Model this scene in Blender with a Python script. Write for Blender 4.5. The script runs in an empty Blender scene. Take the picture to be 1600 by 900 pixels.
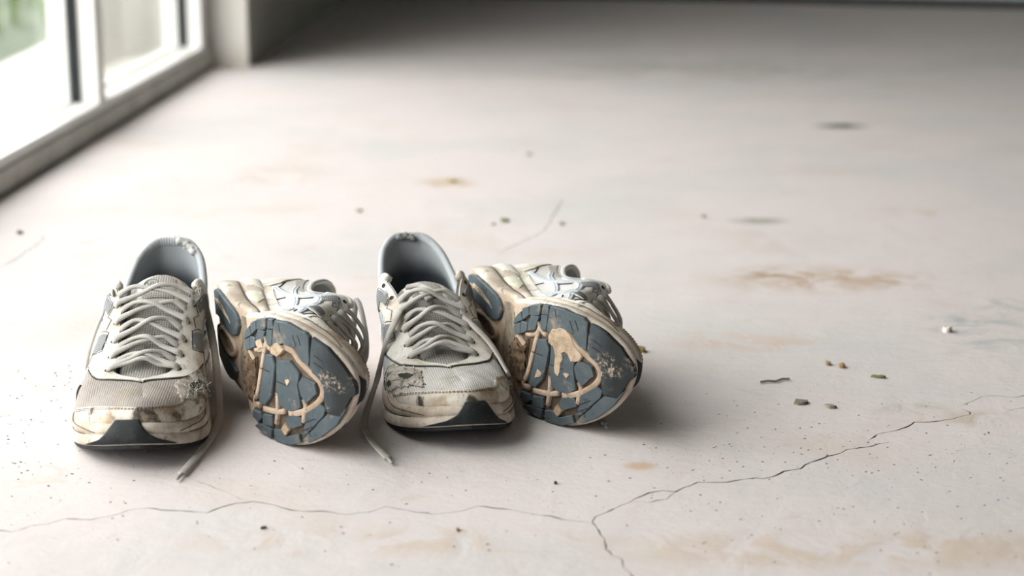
import bpy, bmesh, math, random
import numpy as np
from mathutils import Vector, Matrix
from mathutils.geometry import delaunay_2d_cdt
R = math.radians
scene = bpy.context.scene
col = scene.collection
# ------------------------------------------------------------------ camera
CAM_H, PITCH, FPX = .49, R(13.9), 2900.0
cd = bpy.data.cameras.new('camera'); cam = bpy.data.objects.new('camera', cd); col.objects.link(cam)
cam.location = (0, 0, CAM_H); cam.rotation_euler = (R(90)-PITCH, 0, 0)
cd.sensor_width = 36; cd.lens = FPX/1600*36; cd.clip_start = .02; cd.clip_end = 200
cd.dof.use_dof = True; cd.dof.focus_distance = 1.56; cd.dof.aperture_fstop = 4.6
scene.camera = cam
# ------------------------------------------------------------------ sky and exposure
world = bpy.data.worlds.new('overcast_sky'); scene.world = world; world.use_nodes = True
bg = world.node_tree.nodes['Background']; bg.inputs[0].default_value = (1.0, .945, .935, 1); bg.inputs[1].default_value = 3.3
scene.view_settings.view_transform = 'Standard'; scene.view_settings.look = 'None'
scene.view_settings.exposure = 1.12; scene.view_settings.gamma = 1; scene.view_settings.use_curve_mapping = False
try:
    scene.cycles.max_bounces = 8; scene.cycles.diffuse_bounces = 5; scene.cycles.transparent_max_bounces = 12; scene.cycles.use_denoising = True
    scene.cycles.sample_clamp_indirect = 6
except Exception: pass
def at(px, py, z=0.0):                                               # a point of the photograph on the floor
    d = Vector((0, math.cos(PITCH), -math.sin(PITCH)))+Vector((1, 0, 0))*((px-800)/FPX)+Vector((0, math.sin(PITCH), math.cos(PITCH)))*((450-py)/FPX)
    t = (z-CAM_H)/d.z
    return Vector((0, 0, CAM_H))+d*t
def along(px, py, Y):                                                # a point of the photograph at distance Y
    d = Vector((0, math.cos(PITCH), -math.sin(PITCH)))+Vector((1, 0, 0))*((px-800)/FPX)+Vector((0, math.sin(PITCH), math.cos(PITCH)))*((450-py)/FPX)
    return Vector((0, 0, CAM_H))+d*(Y/d.y)
# window wall frame: u along the wall (away from the camera), w outward from the room, z up
WO = Vector((-.699, 2.489, 0)); WD = Vector((.0466, .99891, 0)); WN = Vector((-.99891, .0466, 0))
U0, U1, HEAD = -2.2, 1.45, 2.15
def W(u, w, z): return WO+WD*u+WN*w+Vector((0, 0, z))
def portal(name, loc, normal, sx, sy):
    l = bpy.data.lights.new(name, 'AREA'); l.shape = 'RECTANGLE'; l.size = sx; l.size_y = sy; l.cycles.is_portal = True
    o = bpy.data.objects.new(name, l); col.objects.link(o); o.location = loc
    o.rotation_euler = Vector(normal).to_track_quat('-Z', 'Y').to_euler(); return o
portal('window_daylight', W((U0+U1)/2, .2, HEAD/2), -WN, U1-U0, HEAD)
# ------------------------------------------------------------------ helpers
def me_obj(name, verts, faces, mat, parent=None, uv=None, smooth=True, flat_faces=None):
    m = bpy.data.meshes.new(name); m.from_pydata([tuple(v) for v in verts], [], [tuple(f) for f in faces])
    if smooth:
        m.polygons.foreach_set('use_smooth', [True]*len(m.polygons))
        if flat_faces:
            for i in flat_faces: m.polygons[i].use_smooth = False
    if uv is not None:
        l = m.uv_layers.new(name='UVMap'); idx = np.zeros(len(m.loops), dtype=np.int32); m.loops.foreach_get('vertex_index', idx)
        l.data.foreach_set('uv', np.asarray(uv, dtype=np.float32)[idx].ravel())
    if mat: m.materials.append(mat)
    o = bpy.data.objects.new(name, m); col.objects.link(o)
    if parent: o.parent = parent
    return o
def empty(name, loc=(0, 0, 0)):
    o = bpy.data.objects.new(name, None); col.objects.link(o); o.location = loc; o.empty_display_size = .05; return o
def tag(o, label=None, cat=None, group=None, kind=None):
    if label: o['label'] = label
    if cat: o['category'] = cat
    if group: o['group'] = group
    if kind: o['kind'] = kind
    return o
def struct(o): o['kind'] = 'structure'; return o
class BM:
    def __init__(s): s.v = []; s.f = []
    def hexa(s, P):                                                  # 8 corners: 4 bottom (ccw), 4 top
        b = len(s.v); s.v += [Vector(p) for p in P]
        for f in ((3,2,1,0),(4,5,6,7),(0,1,5,4),(1,2,6,5),(2,3,7,6),(3,0,4,7)): s.f.append([b+i for i in f])
        return s
    def wbox(s, u0, u1, w0, w1, z0, z1):
        return s.hexa([W(u0,w0,z0),W(u0,w1,z0),W(u1,w1,z0),W(u1,w0,z0),W(u0,w0,z1),W(u0,w1,z1),W(u1,w1,z1),W(u1,w0,z1)])
    def box(s, x0, x1, y0, y1, z0, z1):
        return s.hexa([(x0,y0,z0),(x1,y0,z0),(x1,y1,z0),(x0,y1,z0),(x0,y0,z1),(x1,y0,z1),(x1,y1,z1),(x0,y1,z1)])
    def build(s, name, mat, parent=None, bevel=0):
        o = me_obj(name, s.v, s.f, mat, parent, smooth=False)
        if bevel:
            m = o.modifiers.new('bevel', 'BEVEL'); m.width = bevel; m.segments = 2; m.limit_method = 'ANGLE'
        return o
# ------------------------------------------------------------------ materials
def nd(nt, typ, ins=None, **props):
    n = nt.nodes.new(typ)
    for k, v in props.items(): setattr(n, k, v)
    for k, v in (ins or {}).items():
        s = n.inputs[k]
        if isinstance(v, bpy.types.NodeSocket): nt.links.new(v, s)
        elif isinstance(v, (tuple, list)) and s.type == 'RGBA' and len(v) == 3: s.default_value = (*v, 1)
        else: s.default_value = v
    return n
def srgb(r, g, b):
    return tuple(((c/255)/12.92 if c/255 <= .04045 else ((c/255+.055)/1.055)**2.4) for c in (r, g, b))
class Mat:
    def __init__(s, name, rough=.8, spec=.3):
        s.m = bpy.data.materials.new(name); s.m.use_nodes = True; s.nt = s.m.node_tree; s.b = s.nt.nodes['Principled BSDF']
        s.b.inputs['Roughness'].default_value = rough; s.b.inputs['Specular IOR Level'].default_value = spec
        s.co = nd(s.nt, 'ShaderNodeTexCoord'); s.h = None
    def noise(s, scale, detail=4, rough=.55, co='Object', dist=0, off=None):
        v = s.co.outputs[co]
        if off is not None: v = nd(s.nt, 'ShaderNodeVectorMath', {0: v, 1: off}, operation='ADD').outputs[0]
        return nd(s.nt, 'ShaderNodeTexNoise', {'Vector': v, 'Scale': scale, 'Detail': detail, 'Roughness': rough, 'Distortion': dist}).outputs['Fac']
    def voro(s, scale, rand=1, co='UV', feature='F1', dim='2D'):
        return nd(s.nt, 'ShaderNodeTexVoronoi', {'Vector': s.co.outputs[co], 'Scale': scale, 'Randomness': rand}, feature=feature, voronoi_dimensions=dim).outputs['Distance']
    def step(s, v, a, b, lo=0, hi=1):
        return nd(s.nt, 'ShaderNodeMapRange', {'Value': v, 'From Min': a, 'From Max': b, 'To Min': lo, 'To Max': hi}, interpolation_type='SMOOTHSTEP').outputs[0]
    def math(s, op, a, b=0): return nd(s.nt, 'ShaderNodeMath', {0: a, 1: b}, operation=op).outputs[0]
    def mix(s, f, a, b):
        n = nd(s.nt, 'ShaderNodeMix', data_type='RGBA')
        for k, v in ((0, f), (6, a), (7, b)):
            if isinstance(v, bpy.types.NodeSocket): s.nt.links.new(v, n.inputs[k])
            else: n.inputs[k].default_value = (*v, 1) if isinstance(v, (tuple, list)) else v
        return n.outputs[2]
    def color(s, c):
        if isinstance(c, bpy.types.NodeSocket): s.nt.links.new(c, s.b.inputs['Base Color'])
        else: s.b.inputs['Base Color'].default_value = (*c, 1)
        return s
    def bump(s, h, strength=.3, dist=.001):
        n = nd(s.nt, 'ShaderNodeBump', {'Height': h, 'Strength': strength, 'Distance': dist})
        if s.h: s.nt.links.new(s.h, n.inputs['Normal'])
        s.h = n.outputs[0]; s.nt.links.new(s.h, s.b.inputs['Normal']); return s
def plain(name, c, rough=.7, var=.12, scale=20, spec=.3):
    k = Mat(name, rough, spec); d = tuple(x*(1-var*2) for x in c)
    k.color(k.mix(k.step(k.noise(scale), .35, .7), c, d)); return k.m
def dirty(name, base, stain, dark, s1=28, lo=.52, hi=.68, s2=55, lo2=.60, hi2=.72, rough=.72, bump=.25, off=None, fine=420, speck=.5):
    k = Mat(name, rough)
    c = k.mix(k.step(k.noise(s1, 5, .6, off=off), lo, hi), base, stain)
    c = k.mix(k.step(k.noise(s2, 6, .65, dist=.6, off=off), lo2, hi2), c, dark)
    c = k.mix(k.math('MULTIPLY', k.step(k.noise(260, 3, .6, off=off), .6, .72), speck), c, dark)
    k.color(c); k.bump(k.noise(fine, 3), bump, .0006); k.bump(k.noise(60, 4), bump*.8, .003); return k
MT = {}
def fabric_mesh(name, base, hole, scale=5.5, dirt=(.33,.26,.19), dl=.52, dh=.72, off=None, amt=.75):
    k = Mat(name, .9, .15)
    v = k.voro(scale, .12)
    c = k.mix(k.step(v, .28, .52), hole, base) if False else k.mix(k.step(v, .16, .34), hole, base)
    c = k.mix(k.math('MULTIPLY', k.step(k.noise(24, 5, .6, off=off), dl, dh), amt), c, dirt)
    k.color(c); k.bump(k.step(v, .1, .4), .6, .0008); return k.m
# shoe materials
C_WHITE, C_TAN, C_GRIME = (.66,.63,.57), (.40,.30,.20), (.10,.085,.065)
MT['leather'] = dirty('worn_white_leather', (.74,.71,.655), (.50,.42,.32), (.17,.14,.11), 26, .44, .70, 60, .56, .74).m
MT['toe_leather'] = dirty('stained_toe_leather', (.70,.65,.57), (.40,.30,.20), (.075,.06,.045), 34, .42, .64, 50, .50, .66, off=(.3,.1,.2)).m
MT['foam'] = dirty('cream_midsole_foam', (.65,.595,.52), (.43,.355,.28), (.14,.105,.075), 30, .36, .62, 70, .56, .74, .75, .3).m
MT['foam_pale'] = dirty('pale_midsole_foam', (.74,.70,.62), (.58,.51,.40), (.25,.2,.15), 30, .5, .74, 70, .64, .8, .75, .3).m
MT['foam_green'] = dirty('yellowed_clear_gel', (.66,.65,.52), (.56,.53,.40), (.25,.22,.15), 30, .5, .74, 70, .64, .8, .5, .2).m
MT['sole_tan'] = dirty('tan_sole_foam', (.50,.39,.30), (.37,.27,.19), (.13,.09,.06), 45, .42, .66, 110, .58, .74, .85, .6).m
k = dirty('blue_grey_outsole_rubber', (.085,.11,.125), (.12,.14,.15), (.035,.04,.045), 40, .45, .7, 90, .60, .78, .62, .3)
dust = k.math('MULTIPLY', k.step(k.noise(52, 7, .72, off=(.7,.2,.4)), .56, .72), .62)
src = k.b.inputs['Base Color'].links[0].from_socket
k.color(k.mix(dust, src, (.40,.31,.22))); MT['rubber'] = k.m
MT['toe_rubber'] = dirty('dark_toe_rubber', (.020,.023,.025), (.035,.038,.039), (.16,.12,.08), 60, .45, .7, 75, .68, .76, .62, .35, speck=.2).m; MT['toe_rubber'].node_tree.nodes['Principled BSDF'].inputs['Specular IOR Level'].default_value = .15
k = dirty('mud_flecked_rubber', (.085,.11,.125), (.12,.14,.15), (.035,.04,.045), 40, .45, .7, 90, .6, .78, .7, .4)
src = k.b.inputs['Base Color'].links[0].from_socket; k.color(k.mix(k.step(k.noise(330, 6, .75, off=(.2,.5,.1)), .47, .60), src, (.50,.40,.30))); MT['flecked'] = k.m
MT['mud'] = dirty('dried_mud', (.60,.47,.35), (.42,.31,.21), (.25,.17,.11), 70, .4, .66, 120, .6, .75, .95, .9).m
MT['worn'] = dirty('crumbled_brown_foam', (.15,.10,.062), (.085,.055,.034), (.03,.02,.014), 120, .4, .62, 260, .52, .7, .95, 1.0).m
MT['mesh'] = fabric_mesh('pale_upper_mesh', (.375,.34,.31), (.205,.183,.163), 5.5)
MT['mesh_mid'] = fabric_mesh('grey_white_upper_mesh', (.60,.575,.55), (.40,.38,.36), 5.5, amt=.5)
MT['mesh_pale'] = fabric_mesh('light_upper_mesh', (.70,.68,.66), (.47,.45,.43), 5.5, amt=.35)
MT['mesh_grey'] = fabric_mesh('grey_tongue_mesh', (.46,.44,.41), (.22,.205,.19), 5.0, amt=.5)
MT['stripe'] = dirty('silver_grey_stripe', (.47,.505,.54), (.40,.415,.425), (.18,.17,.16), 30, .5, .75, 60, .62, .8, .5, .15).m
MT['stripe_dark'] = fabric_mesh('charcoal_side_mesh', (.27,.28,.285), (.10,.105,.11), 5.0, amt=.4)
MT['seam'] = plain('dark_seam', (.045,.042,.038), .9)
MT['thread'] = plain('pale_thread', (.9,.89,.86), .95)
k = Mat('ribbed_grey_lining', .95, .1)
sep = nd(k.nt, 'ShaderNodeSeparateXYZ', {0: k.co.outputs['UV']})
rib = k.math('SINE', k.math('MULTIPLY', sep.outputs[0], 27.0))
c = k.mix(k.step(rib, -.9, .6), (.36,.385,.405), (.47,.50,.525)); c = k.mix(k.step(sep.outputs[1], 5.6, 3.2), c, (.075,.09,.105)); c = k.mix(k.math('MULTIPLY', k.step(k.noise(30, 5), .55, .75), .6), c, (.28,.25,.21))  # fades to navy low down: shade of the deep interior put into the colour
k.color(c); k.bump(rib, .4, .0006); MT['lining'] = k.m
k = Mat('woven_grey_lace', .95, .1)
sep = nd(k.nt, 'ShaderNodeSeparateXYZ', {0: k.co.outputs['UV']})
wv = k.math('MULTIPLY', k.math('SINE', k.math('MULTIPLY', sep.outputs[0], 38.0)), k.math('SINE', k.math('MULTIPLY', sep.outputs[1], 31.0)))
c = k.mix(k.step(wv, -.7, .5), (.42,.40,.375), (.56,.54,.51)); c = k.mix(k.math('MULTIPLY', k.step(k.noise(38, 5), .5, .72), .55), c, (.33,.27,.2))
k.color(c); k.bump(wv, .3, .0005); MT['lace'] = k.m
MT['aglet'] = plain('clear_grey_aglet', (.42,.41,.38), .35)
MT['gap'] = dirty('dark_groove', (.11,.085,.065), (.20,.15,.105), (.04,.03,.025), 60, .42, .62, 120, .55, .7, .9, .8).m
MT['stitch'] = plain('grey_brown_stitch', (.22,.18,.14), .9)
MT['torn_pale'] = dirty('torn_pale_foam', (.55,.55,.53), (.38,.37,.35), (.15,.14,.13), 90, .45, .65, 170, .55, .7, .95, .9).m
MT['arch_shade'] = dirty('shaded_arch_foam', (.30,.25,.19), (.20,.16,.12), (.07,.055,.04), 60, .42, .62, 130, .55, .7, .9, .6).m  # arch foam darkened: shade of the waist put into its colour
MT['insole'] = plain('dark_insole', (.10,.11,.12), .95)
MT['torn'] = dirty('torn_grey_backing', (.50,.46,.41), (.30,.26,.21), (.09,.075,.06), 70, .42, .62, 130, .5, .66, .95, 1.0).m
k = dirty('painted_shade_toe_rubber', (.085,.11,.125), (.12,.14,.15), (.035,.04,.045), 40, .45, .7, 90, .6, .78, .62, .3)
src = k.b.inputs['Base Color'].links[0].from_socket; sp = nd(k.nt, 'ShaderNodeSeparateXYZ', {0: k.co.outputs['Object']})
k.color(k.mix(k.step(k.math('ADD', sp.outputs[2], k.math('MULTIPLY', k.noise(60, 4), .012)), .036, .062), src, (.022,.026,.028))); MT['toe_tread'] = k.m  # darkens towards the tip: view-angle shading painted into the colour
src = k.b.inputs['Base Color'].links[0].from_socket; k.color(k.mix(k.math('MULTIPLY', k.step(k.noise(26, 2, off=(.4,.3,.9)), .50, .64), k.step(k.noise(330, 6, .75), .49, .60)), src, (.50,.40,.30)))
k = Mat('pale_blue_collar_rib', .95, .1)
sp = nd(k.nt, 'ShaderNodeSeparateXYZ', {0: k.co.outputs['UV']}); rib = k.math('SINE', k.math('MULTIPLY', sp.outputs[0], 27.0))
c = k.mix(k.step(rib, -.9, .6), (.40,.425,.445), (.50,.53,.55)); c = k.mix(k.math('MULTIPLY', k.step(k.noise(30, 5), .55, .75), .6), c, (.30,.27,.23)); k.color(c); k.bump(rib, .35, .0006); MT['collar_rib'] = k.m
# ------------------------------------------------------------------ setting
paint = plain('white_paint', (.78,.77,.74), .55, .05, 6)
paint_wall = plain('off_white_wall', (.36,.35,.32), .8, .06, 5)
alu = plain('white_frame_coating', (.80,.79,.77), .4, .04, 9)
black_m = plain('black_gasket_and_shadow', (.012,.014,.018), .6)
track_m = plain('grey_track', (.50,.48,.43), .55, .12, 14)
door_m = plain('grey_green_door', (.50,.55,.53), .5, .05, 7)
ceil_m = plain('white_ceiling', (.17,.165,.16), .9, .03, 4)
# --- floor: a slab with the real cracks cut into it
def crack_paths():
    c3 = lambda L: [(1000+x/2.6667, 540+y/2.6667) for x, y in L]
    return [
     ([(-40,822),(0,828),(20,831),(50,822),(75,818),(100,811),(140,812),(175,806),(200,798),(228,794),(265,798),(310,800),(322,801),(345,793),(370,787),(395,784),(415,786),(440,793),(470,799),(505,799),(545,804),(575,800),(602,792),(625,795),(650,800),(678,804),(700,801),(720,798),(745,791),(770,793),(800,797),(830,803),(860,807),(885,813),(910,815),(927,818)], 1.0),
     ([(924,820),(932,807),(945,801),(955,797),(970,790),(985,785),(1000,783)]+c3([(35,652),(110,640),(150,610)]), 1.0),
     ([(985,785),(1003,774)]+c3([(35,612),(95,605),(150,610),(185,592),(240,570),(310,570),(360,568),(430,557),(480,552),(520,556),(565,545),(600,523),(665,512),(685,495),(760,470),(840,447),(860,432),(970,418),(1040,402)]), 1.15),
     (c3([(945,400),(990,370),(1035,358),(1090,348),(1145,320),(1225,318),(1300,305),(1375,288),(1378,278),(1340,262)]), 1.1),
     (c3([(1320,255),(1380,232),(1420,213),(1480,210),(1560,216),(1600,208),(1700,190)]), .8),
     (c3([(1515,282),(1550,268),(1600,260),(1690,242)]), .7),
     ([(923,815),(937,829),(944,842),(947,858),(957,868),(970,873),(974,886),(985,896),(992,910),(1004,925)], .95),
     ([(292,745),(345,765),(375,778),(395,784)], .35),
     ([(-30,428),(0,417),(20,408),(45,390),(65,377),(70,368)], 1.0), ([(80,387),(95,384),(110,382),(145,378),(163,368)], 1.0),
     ([(780,395),(800,385),(830,372),(848,362),(858,350),(863,338),(880,312)], .9),
     (c3([(505,152),(560,148),(590,138),(625,140)]), .5)]
def ribbon2d(path, wmm, seed):
    rnd = random.Random(seed); P = [at(x, y).xy for x, y in path]; Q = []
    for a, b in zip(P, P[1:]):
        n = max(1, int((b-a).length/.006)); d = b-a; nn = Vector((-d.y, d.x)).normalized()
        for i in range(n):
            Q.append(a+d*(i/n)+nn*rnd.uniform(-.0011, .0011))
    Q.append(P[-1]); L, Rr = [], []
    for i, p in enumerate(Q):
        d = (Q[min(i+1, len(Q)-1)]-Q[max(i-1, 0)]).normalized(); n = Vector((-d.y, d.x))
        e = min(i, len(Q)-1-i)/2
        w = wmm*.001*rnd.choice((.35,.45,.6,.9,1.15))*.55*(.25+.75*min(1, e))
        L.append(p+n*w); Rr.append(p-n*w)
    return L+Rr[::-1]
def inside(p, poly):
    c = False; j = len(poly)-1
    for i in range(len(poly)):
        a, b = poly[i], poly[j]
        if (a[1] > p[1]) != (b[1] > p[1]) and p[0] < (b[0]-a[0])*(p[1]-a[1])/(b[1]-a[1])+a[0]: c = not c
        j = i
    return c
def build_floor():
    X0, X1, Y0, Y1 = -1.1, 4.1, -3.1, 6.3
    verts = [Vector((X0,Y0)), Vector((X1,Y0)), Vector((X1,Y1)), Vector((X0,Y1))]; edges = [(0,1),(1,2),(2,3),(3,0)]
    polys = []
    for k, (path, w) in enumerate(crack_paths()):
        pl = ribbon2d(path, w*1.35, k); polys.append(pl); b = len(verts); verts += pl
        edges += [(b+i, b+(i+1) % len(pl)) for i in range(len(pl))]
    ov, oe, of, *_ = delaunay_2d_cdt(verts, edges, [], 1, 1e-6)
    bbs = [(min(p.x for p in q), max(p.x for p in q), min(p.y for p in q), max(p.y for p in q)) for q in polys]
    keep, crack = [], []
    for f in of:
        c = sum((ov[i] for i in f), Vector((0, 0)))/len(f)
        hit = any(b[0] <= c.x <= b[1] and b[2] <= c.y <= b[3] and inside(c, q) for b, q in zip(bbs, polys))
        (crack if hit else keep).append(list(f))
    V = [(v.x, v.y, 0) for v in ov]; o = me_obj('floor', V, keep, floor_mat(), smooth=False)
    cnt = {}
    for f in crack:
        for i in range(len(f)):
            e = (f[i], f[(i+1) % len(f)]); cnt[tuple(sorted(e))] = cnt.get(tuple(sorted(e)), 0)+1
    used = sorted({i for f in crack for i in f}); mp = {v: i for i, v in enumerate(used)}; n = len(used)
    cv = [(ov[i].x, ov[i].y, 0) for i in used]+[(ov[i].x, ov[i].y, -.006) for i in used]
    cf = [[mp[i]+n for i in f] for f in crack]+[[mp[a], mp[b], mp[b]+n, mp[a]+n] for (a, b), c in cnt.items() if c == 1]
    ck = me_obj('crack', cv, cf, plain('crack_dust', (.10,.075,.055), .95), o, smooth=False); tag(ck, 'dark hairline crack in the concrete', kind='stuff')
    return struct(o)
def floor_mat():
    k = Mat('worn_concrete', .78, .25)
    base, warm, cool = (.66,.60,.59), (.60,.525,.48), (.585,.565,.555)
    c = k.mix(k.step(k.noise(3.2, 5, .6), .42, .72), base, cool)
    c = k.mix(k.math('MULTIPLY', k.step(k.noise(5.5, 6, .62, off=(3.1,1.7,0)), .52, .75), .75), c, warm)
    c = k.mix(k.math('MULTIPLY', k.step(k.noise(42, 6, .7), .55, .8), .35), c, (.47,.42,.37))
    c = k.mix(k.math('MULTIPLY', k.step(k.noise(14, 7, .7, dist=1.2, off=(7,2,0)), .60, .72), .45), c, (.52,.42,.32))
    pos = k.co.outputs['Object']
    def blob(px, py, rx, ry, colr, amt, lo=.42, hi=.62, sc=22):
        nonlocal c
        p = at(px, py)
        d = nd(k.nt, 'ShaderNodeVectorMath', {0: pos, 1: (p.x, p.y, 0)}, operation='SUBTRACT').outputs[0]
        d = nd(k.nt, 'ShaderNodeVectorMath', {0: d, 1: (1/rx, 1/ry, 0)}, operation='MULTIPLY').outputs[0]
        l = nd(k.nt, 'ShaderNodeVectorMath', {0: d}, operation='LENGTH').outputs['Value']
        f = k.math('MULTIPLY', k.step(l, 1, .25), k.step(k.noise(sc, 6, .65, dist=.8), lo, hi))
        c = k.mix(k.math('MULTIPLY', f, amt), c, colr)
    blob(1285, 436, .16, .09, (.42,.27,.15), .85, .34, .7); blob(1215, 428, .05, .04, (.36,.25,.15), .8)
    blob(1530, 515, .07, .10, (.33,.38,.39), .8); blob(1580, 480, .06, .06, (.36,.40,.41), .6)
    blob(1315, 197, .06, .035, (.10,.11,.09), 1.0, .2, .4); blob(1185, 345, .05, .03, (.30,.29,.25), .8, .25, .5)
    blob(700, 285, .06, .05, (.45,.32,.17), .7, .35, .55); blob(1160, 535, .10, .05, (.60,.42,.32), .6)
    blob(1000, 728, .018, .014, (.55,.38,.24), .8, .3, .5); blob(1400, 860, .3, .05, (.55,.42,.30), .6)
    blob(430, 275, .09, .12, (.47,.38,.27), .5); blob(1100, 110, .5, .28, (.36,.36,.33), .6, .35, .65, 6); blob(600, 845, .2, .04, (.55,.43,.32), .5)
    blob(1420, 640, .05, .03, (.42,.37,.28), .7); blob(1530, 655, .05, .03, (.48,.42,.32), .7)
    pit = k.math('MULTIPLY', k.step(k.voro(210, 1, 'Object', dim='3D'), .13, .05), k.step(k.noise(9, 3), .5, .66))
    c = k.mix(k.math('MULTIPLY', pit, .85), c, (.17,.12,.08))
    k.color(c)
    k.bump(k.noise(120, 5, .65), .22, .002); k.bump(k.noise(22, 5, .6, dist=.5), .25, .006); return k.m
floor = build_floor()
# outside ground
o = BM().box(-14, -.98, -8, 22, -.12, -.03); struct(o.build('ground', plain('outside_paving', (.17,.20,.15), .9, .1, 2)))
# --- window wall
ZR = .050                                                            # top of the panels' bottom rail
fr = BM(); fr.wbox(U0, U1, 0, .10, .003, .034).wbox(U0, U1, .10, .19, -.03, .02)
win = struct(fr.build('window_1', track_m, bevel=.002))
BM().wbox(U0, U1, .004, .09, 0, .0032).build('floor_shadow_strip', black_m, win)  # black strip added to stand for the shadow gap under the frame
BM().wbox(U0, U1, .0, .10, HEAD-.06, HEAD).build('head_rail', alu, win, .003)
GL = .057                                                            # the glass plane
def pane(u0, u1):
    b = BM().wbox(u0, u1, .007, GL-.002, .033, ZR); b.build('bottom_rail', alu, win, .0015)
    BM().wbox(u0+.001, u1-.001, GL-.006, GL-.0022, ZR, ZR+.003).build('glazing_bead', track_m, win)
    BM().wbox(u0, u1, GL+.003, .09, .02, ZR-.002).build('outer_rail', alu, win, .002)
    BM().wbox(u0, u1, .007, .09, HEAD-.12, HEAD-.06).build('top_rail', alu, win, .002)
    BM().wbox(u1-.046, u1-.003, .009, GL-.002, ZR-.001, HEAD-.12).build('stile', alu, win, .0015)
    BM().wbox(u1-.044, u1-.003, GL+.002, .09, ZR-.003, HEAD-.12).build('outer_stile', alu, win)
    BM().wbox(u1-.049, u1-.045, GL-.018, GL-.0022, ZR, HEAD-.12).build('gasket_strip', black_m, win)
    BM().wbox(u1-.003, u1, .013, GL-.002, .034, HEAD-.12).build('panel_joint', black_m, win)
    BM().wbox(u0, u0+.010, .013, GL-.002, ZR-.001, HEAD-.12).build('stile', alu, win, .0015)
    g = BM().wbox(u0+.006, u1-.04, GL-.002, GL+.002, ZR-.01, HEAD-.12).build('glass_pane', glass, win)
kg = bpy.data.materials.new('clear_glass'); kg.use_nodes = True; nt = kg.node_tree; nt.nodes.clear()
out = nd(nt, 'ShaderNodeOutputMaterial'); fz = nd(nt, 'ShaderNodeFresnel', {'IOR': 1.45})
geo = nd(nt, 'ShaderNodeNewGeometry'); front = nd(nt, 'ShaderNodeMath', {0: 1.0, 1: geo.outputs['Backfacing']}, operation='SUBTRACT')
rf = nd(nt, 'ShaderNodeMath', {0: fz.outputs[0], 1: front.outputs[0]}, operation='MULTIPLY')
mx = nd(nt, 'ShaderNodeMixShader', {0: rf.outputs[0], 1: nd(nt, 'ShaderNodeBsdfTransparent', {0: (.93,.96,.95)}).outputs[0], 2: nd(nt, 'ShaderNodeBsdfGlossy', {'Roughness': .02}).outputs[0]})
nt.links.new(mx.outputs[0], out.inputs[0]); glass = kg
edges_u = [U1-.030]
while edges_u[-1] > U0+.3: edges_u.append(edges_u[-1]-.812)
for a, b in zip(edges_u, edges_u[1:]): pane(b, a)
JW = -.074
jm = dirty('scuffed_lit_jamb', (.74,.71,.66), (.66,.58,.49), (.40,.32,.24), 9, .55, .8, 25, .66, .8, .6, .2).m
wl = BM().wbox(U1, U1+2.6, JW, .30, 0, 2.7).wbox(U0-1.5, U1, JW, .30, HEAD, 2.7).wbox(U0-3.4, U0, JW, .30, 0, 2.7)
# lighter jamb end over the backlit wall: its light is put into the colour
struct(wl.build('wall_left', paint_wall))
struct(BM().wbox(U1-.006, U1, JW+.0005, .05, 0, HEAD).build('trim_1', jm)); BM().wbox(U1-.03, U1-.006, .02, .06, 0, HEAD-.06).build('frame_gap', black_m, win)
# --- back: a sectional door
A, B = Vector((-.62, 5.765, 0)), Vector((4.1, 4.50, 0)); dd = (B-A).normalized(); nn = Vector((-dd.y, dd.x, 0))
def bbox(s0, s1, w0, w1, z0, z1, m): 
    P = lambda s, w, z: A+dd*s+nn*w+Vector((0,0,z))
    return m.hexa([P(s0,w0,z0),P(s1,w0,z0),P(s1,w1,z0),P(s0,w1,z0),P(s0,w0,z1),P(s1,w0,z1),P(s1,w1,z1),P(s0,w1,z1)])
L = (B-A).length
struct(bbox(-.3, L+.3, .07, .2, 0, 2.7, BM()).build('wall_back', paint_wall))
dr = struct(bbox(0, L, .035, .06, .0, .03, BM()).build('door_1', black_m))  # black strip added for the shadow gap below the panels
for i in range(4): bbox(0, L, .0, .05, .022+i*.55, .022+i*.55+.54, BM()).build('door_panel', door_m, dr, .006)
struct(BM().box(3.9, 4.1, -3.1, 6.0, 0, 2.7).build('wall_right', paint_wall))
struct(BM().box(-1.2, 4.1, -3.2, -3.0, 0, 2.7).build('wall_front', paint_wall))
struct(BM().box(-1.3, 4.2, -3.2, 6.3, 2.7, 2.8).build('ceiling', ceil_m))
# grass outside the glass
rnd = random.Random(5); V, F = [], []
for i in range(900):
    x, y = rnd.uniform(-2.6, -1.25), rnd.uniform(3.2, 9); h = rnd.uniform(.12, .5); a = rnd.uniform(0, 6.28); w = .008; lx, ly = rnd.gauss(0, .08), rnd.gauss(0, .08)
    c, s = math.cos(a)*w, math.sin(a)*w; b = len(V)
    V += [(x-c,y-s,-.035),(x+c,y+s,-.035),(x+c*.7+lx*.4,y+s*.7+ly*.4,h*.6),(x-c*.7+lx*.4,y-s*.7+ly*.4,h*.6),(x+lx,y+ly,h)]
    F += [(b,b+1,b+2,b+3),(b+3,b+2,b+4)]
gm = plain('pale_grass', (.16,.24,.09), .8, .2, 3)
tag(me_obj('grass', V, F, gm, smooth=False), 'pale green grass growing outside the glass door', 'grass', kind='stuff')
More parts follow.
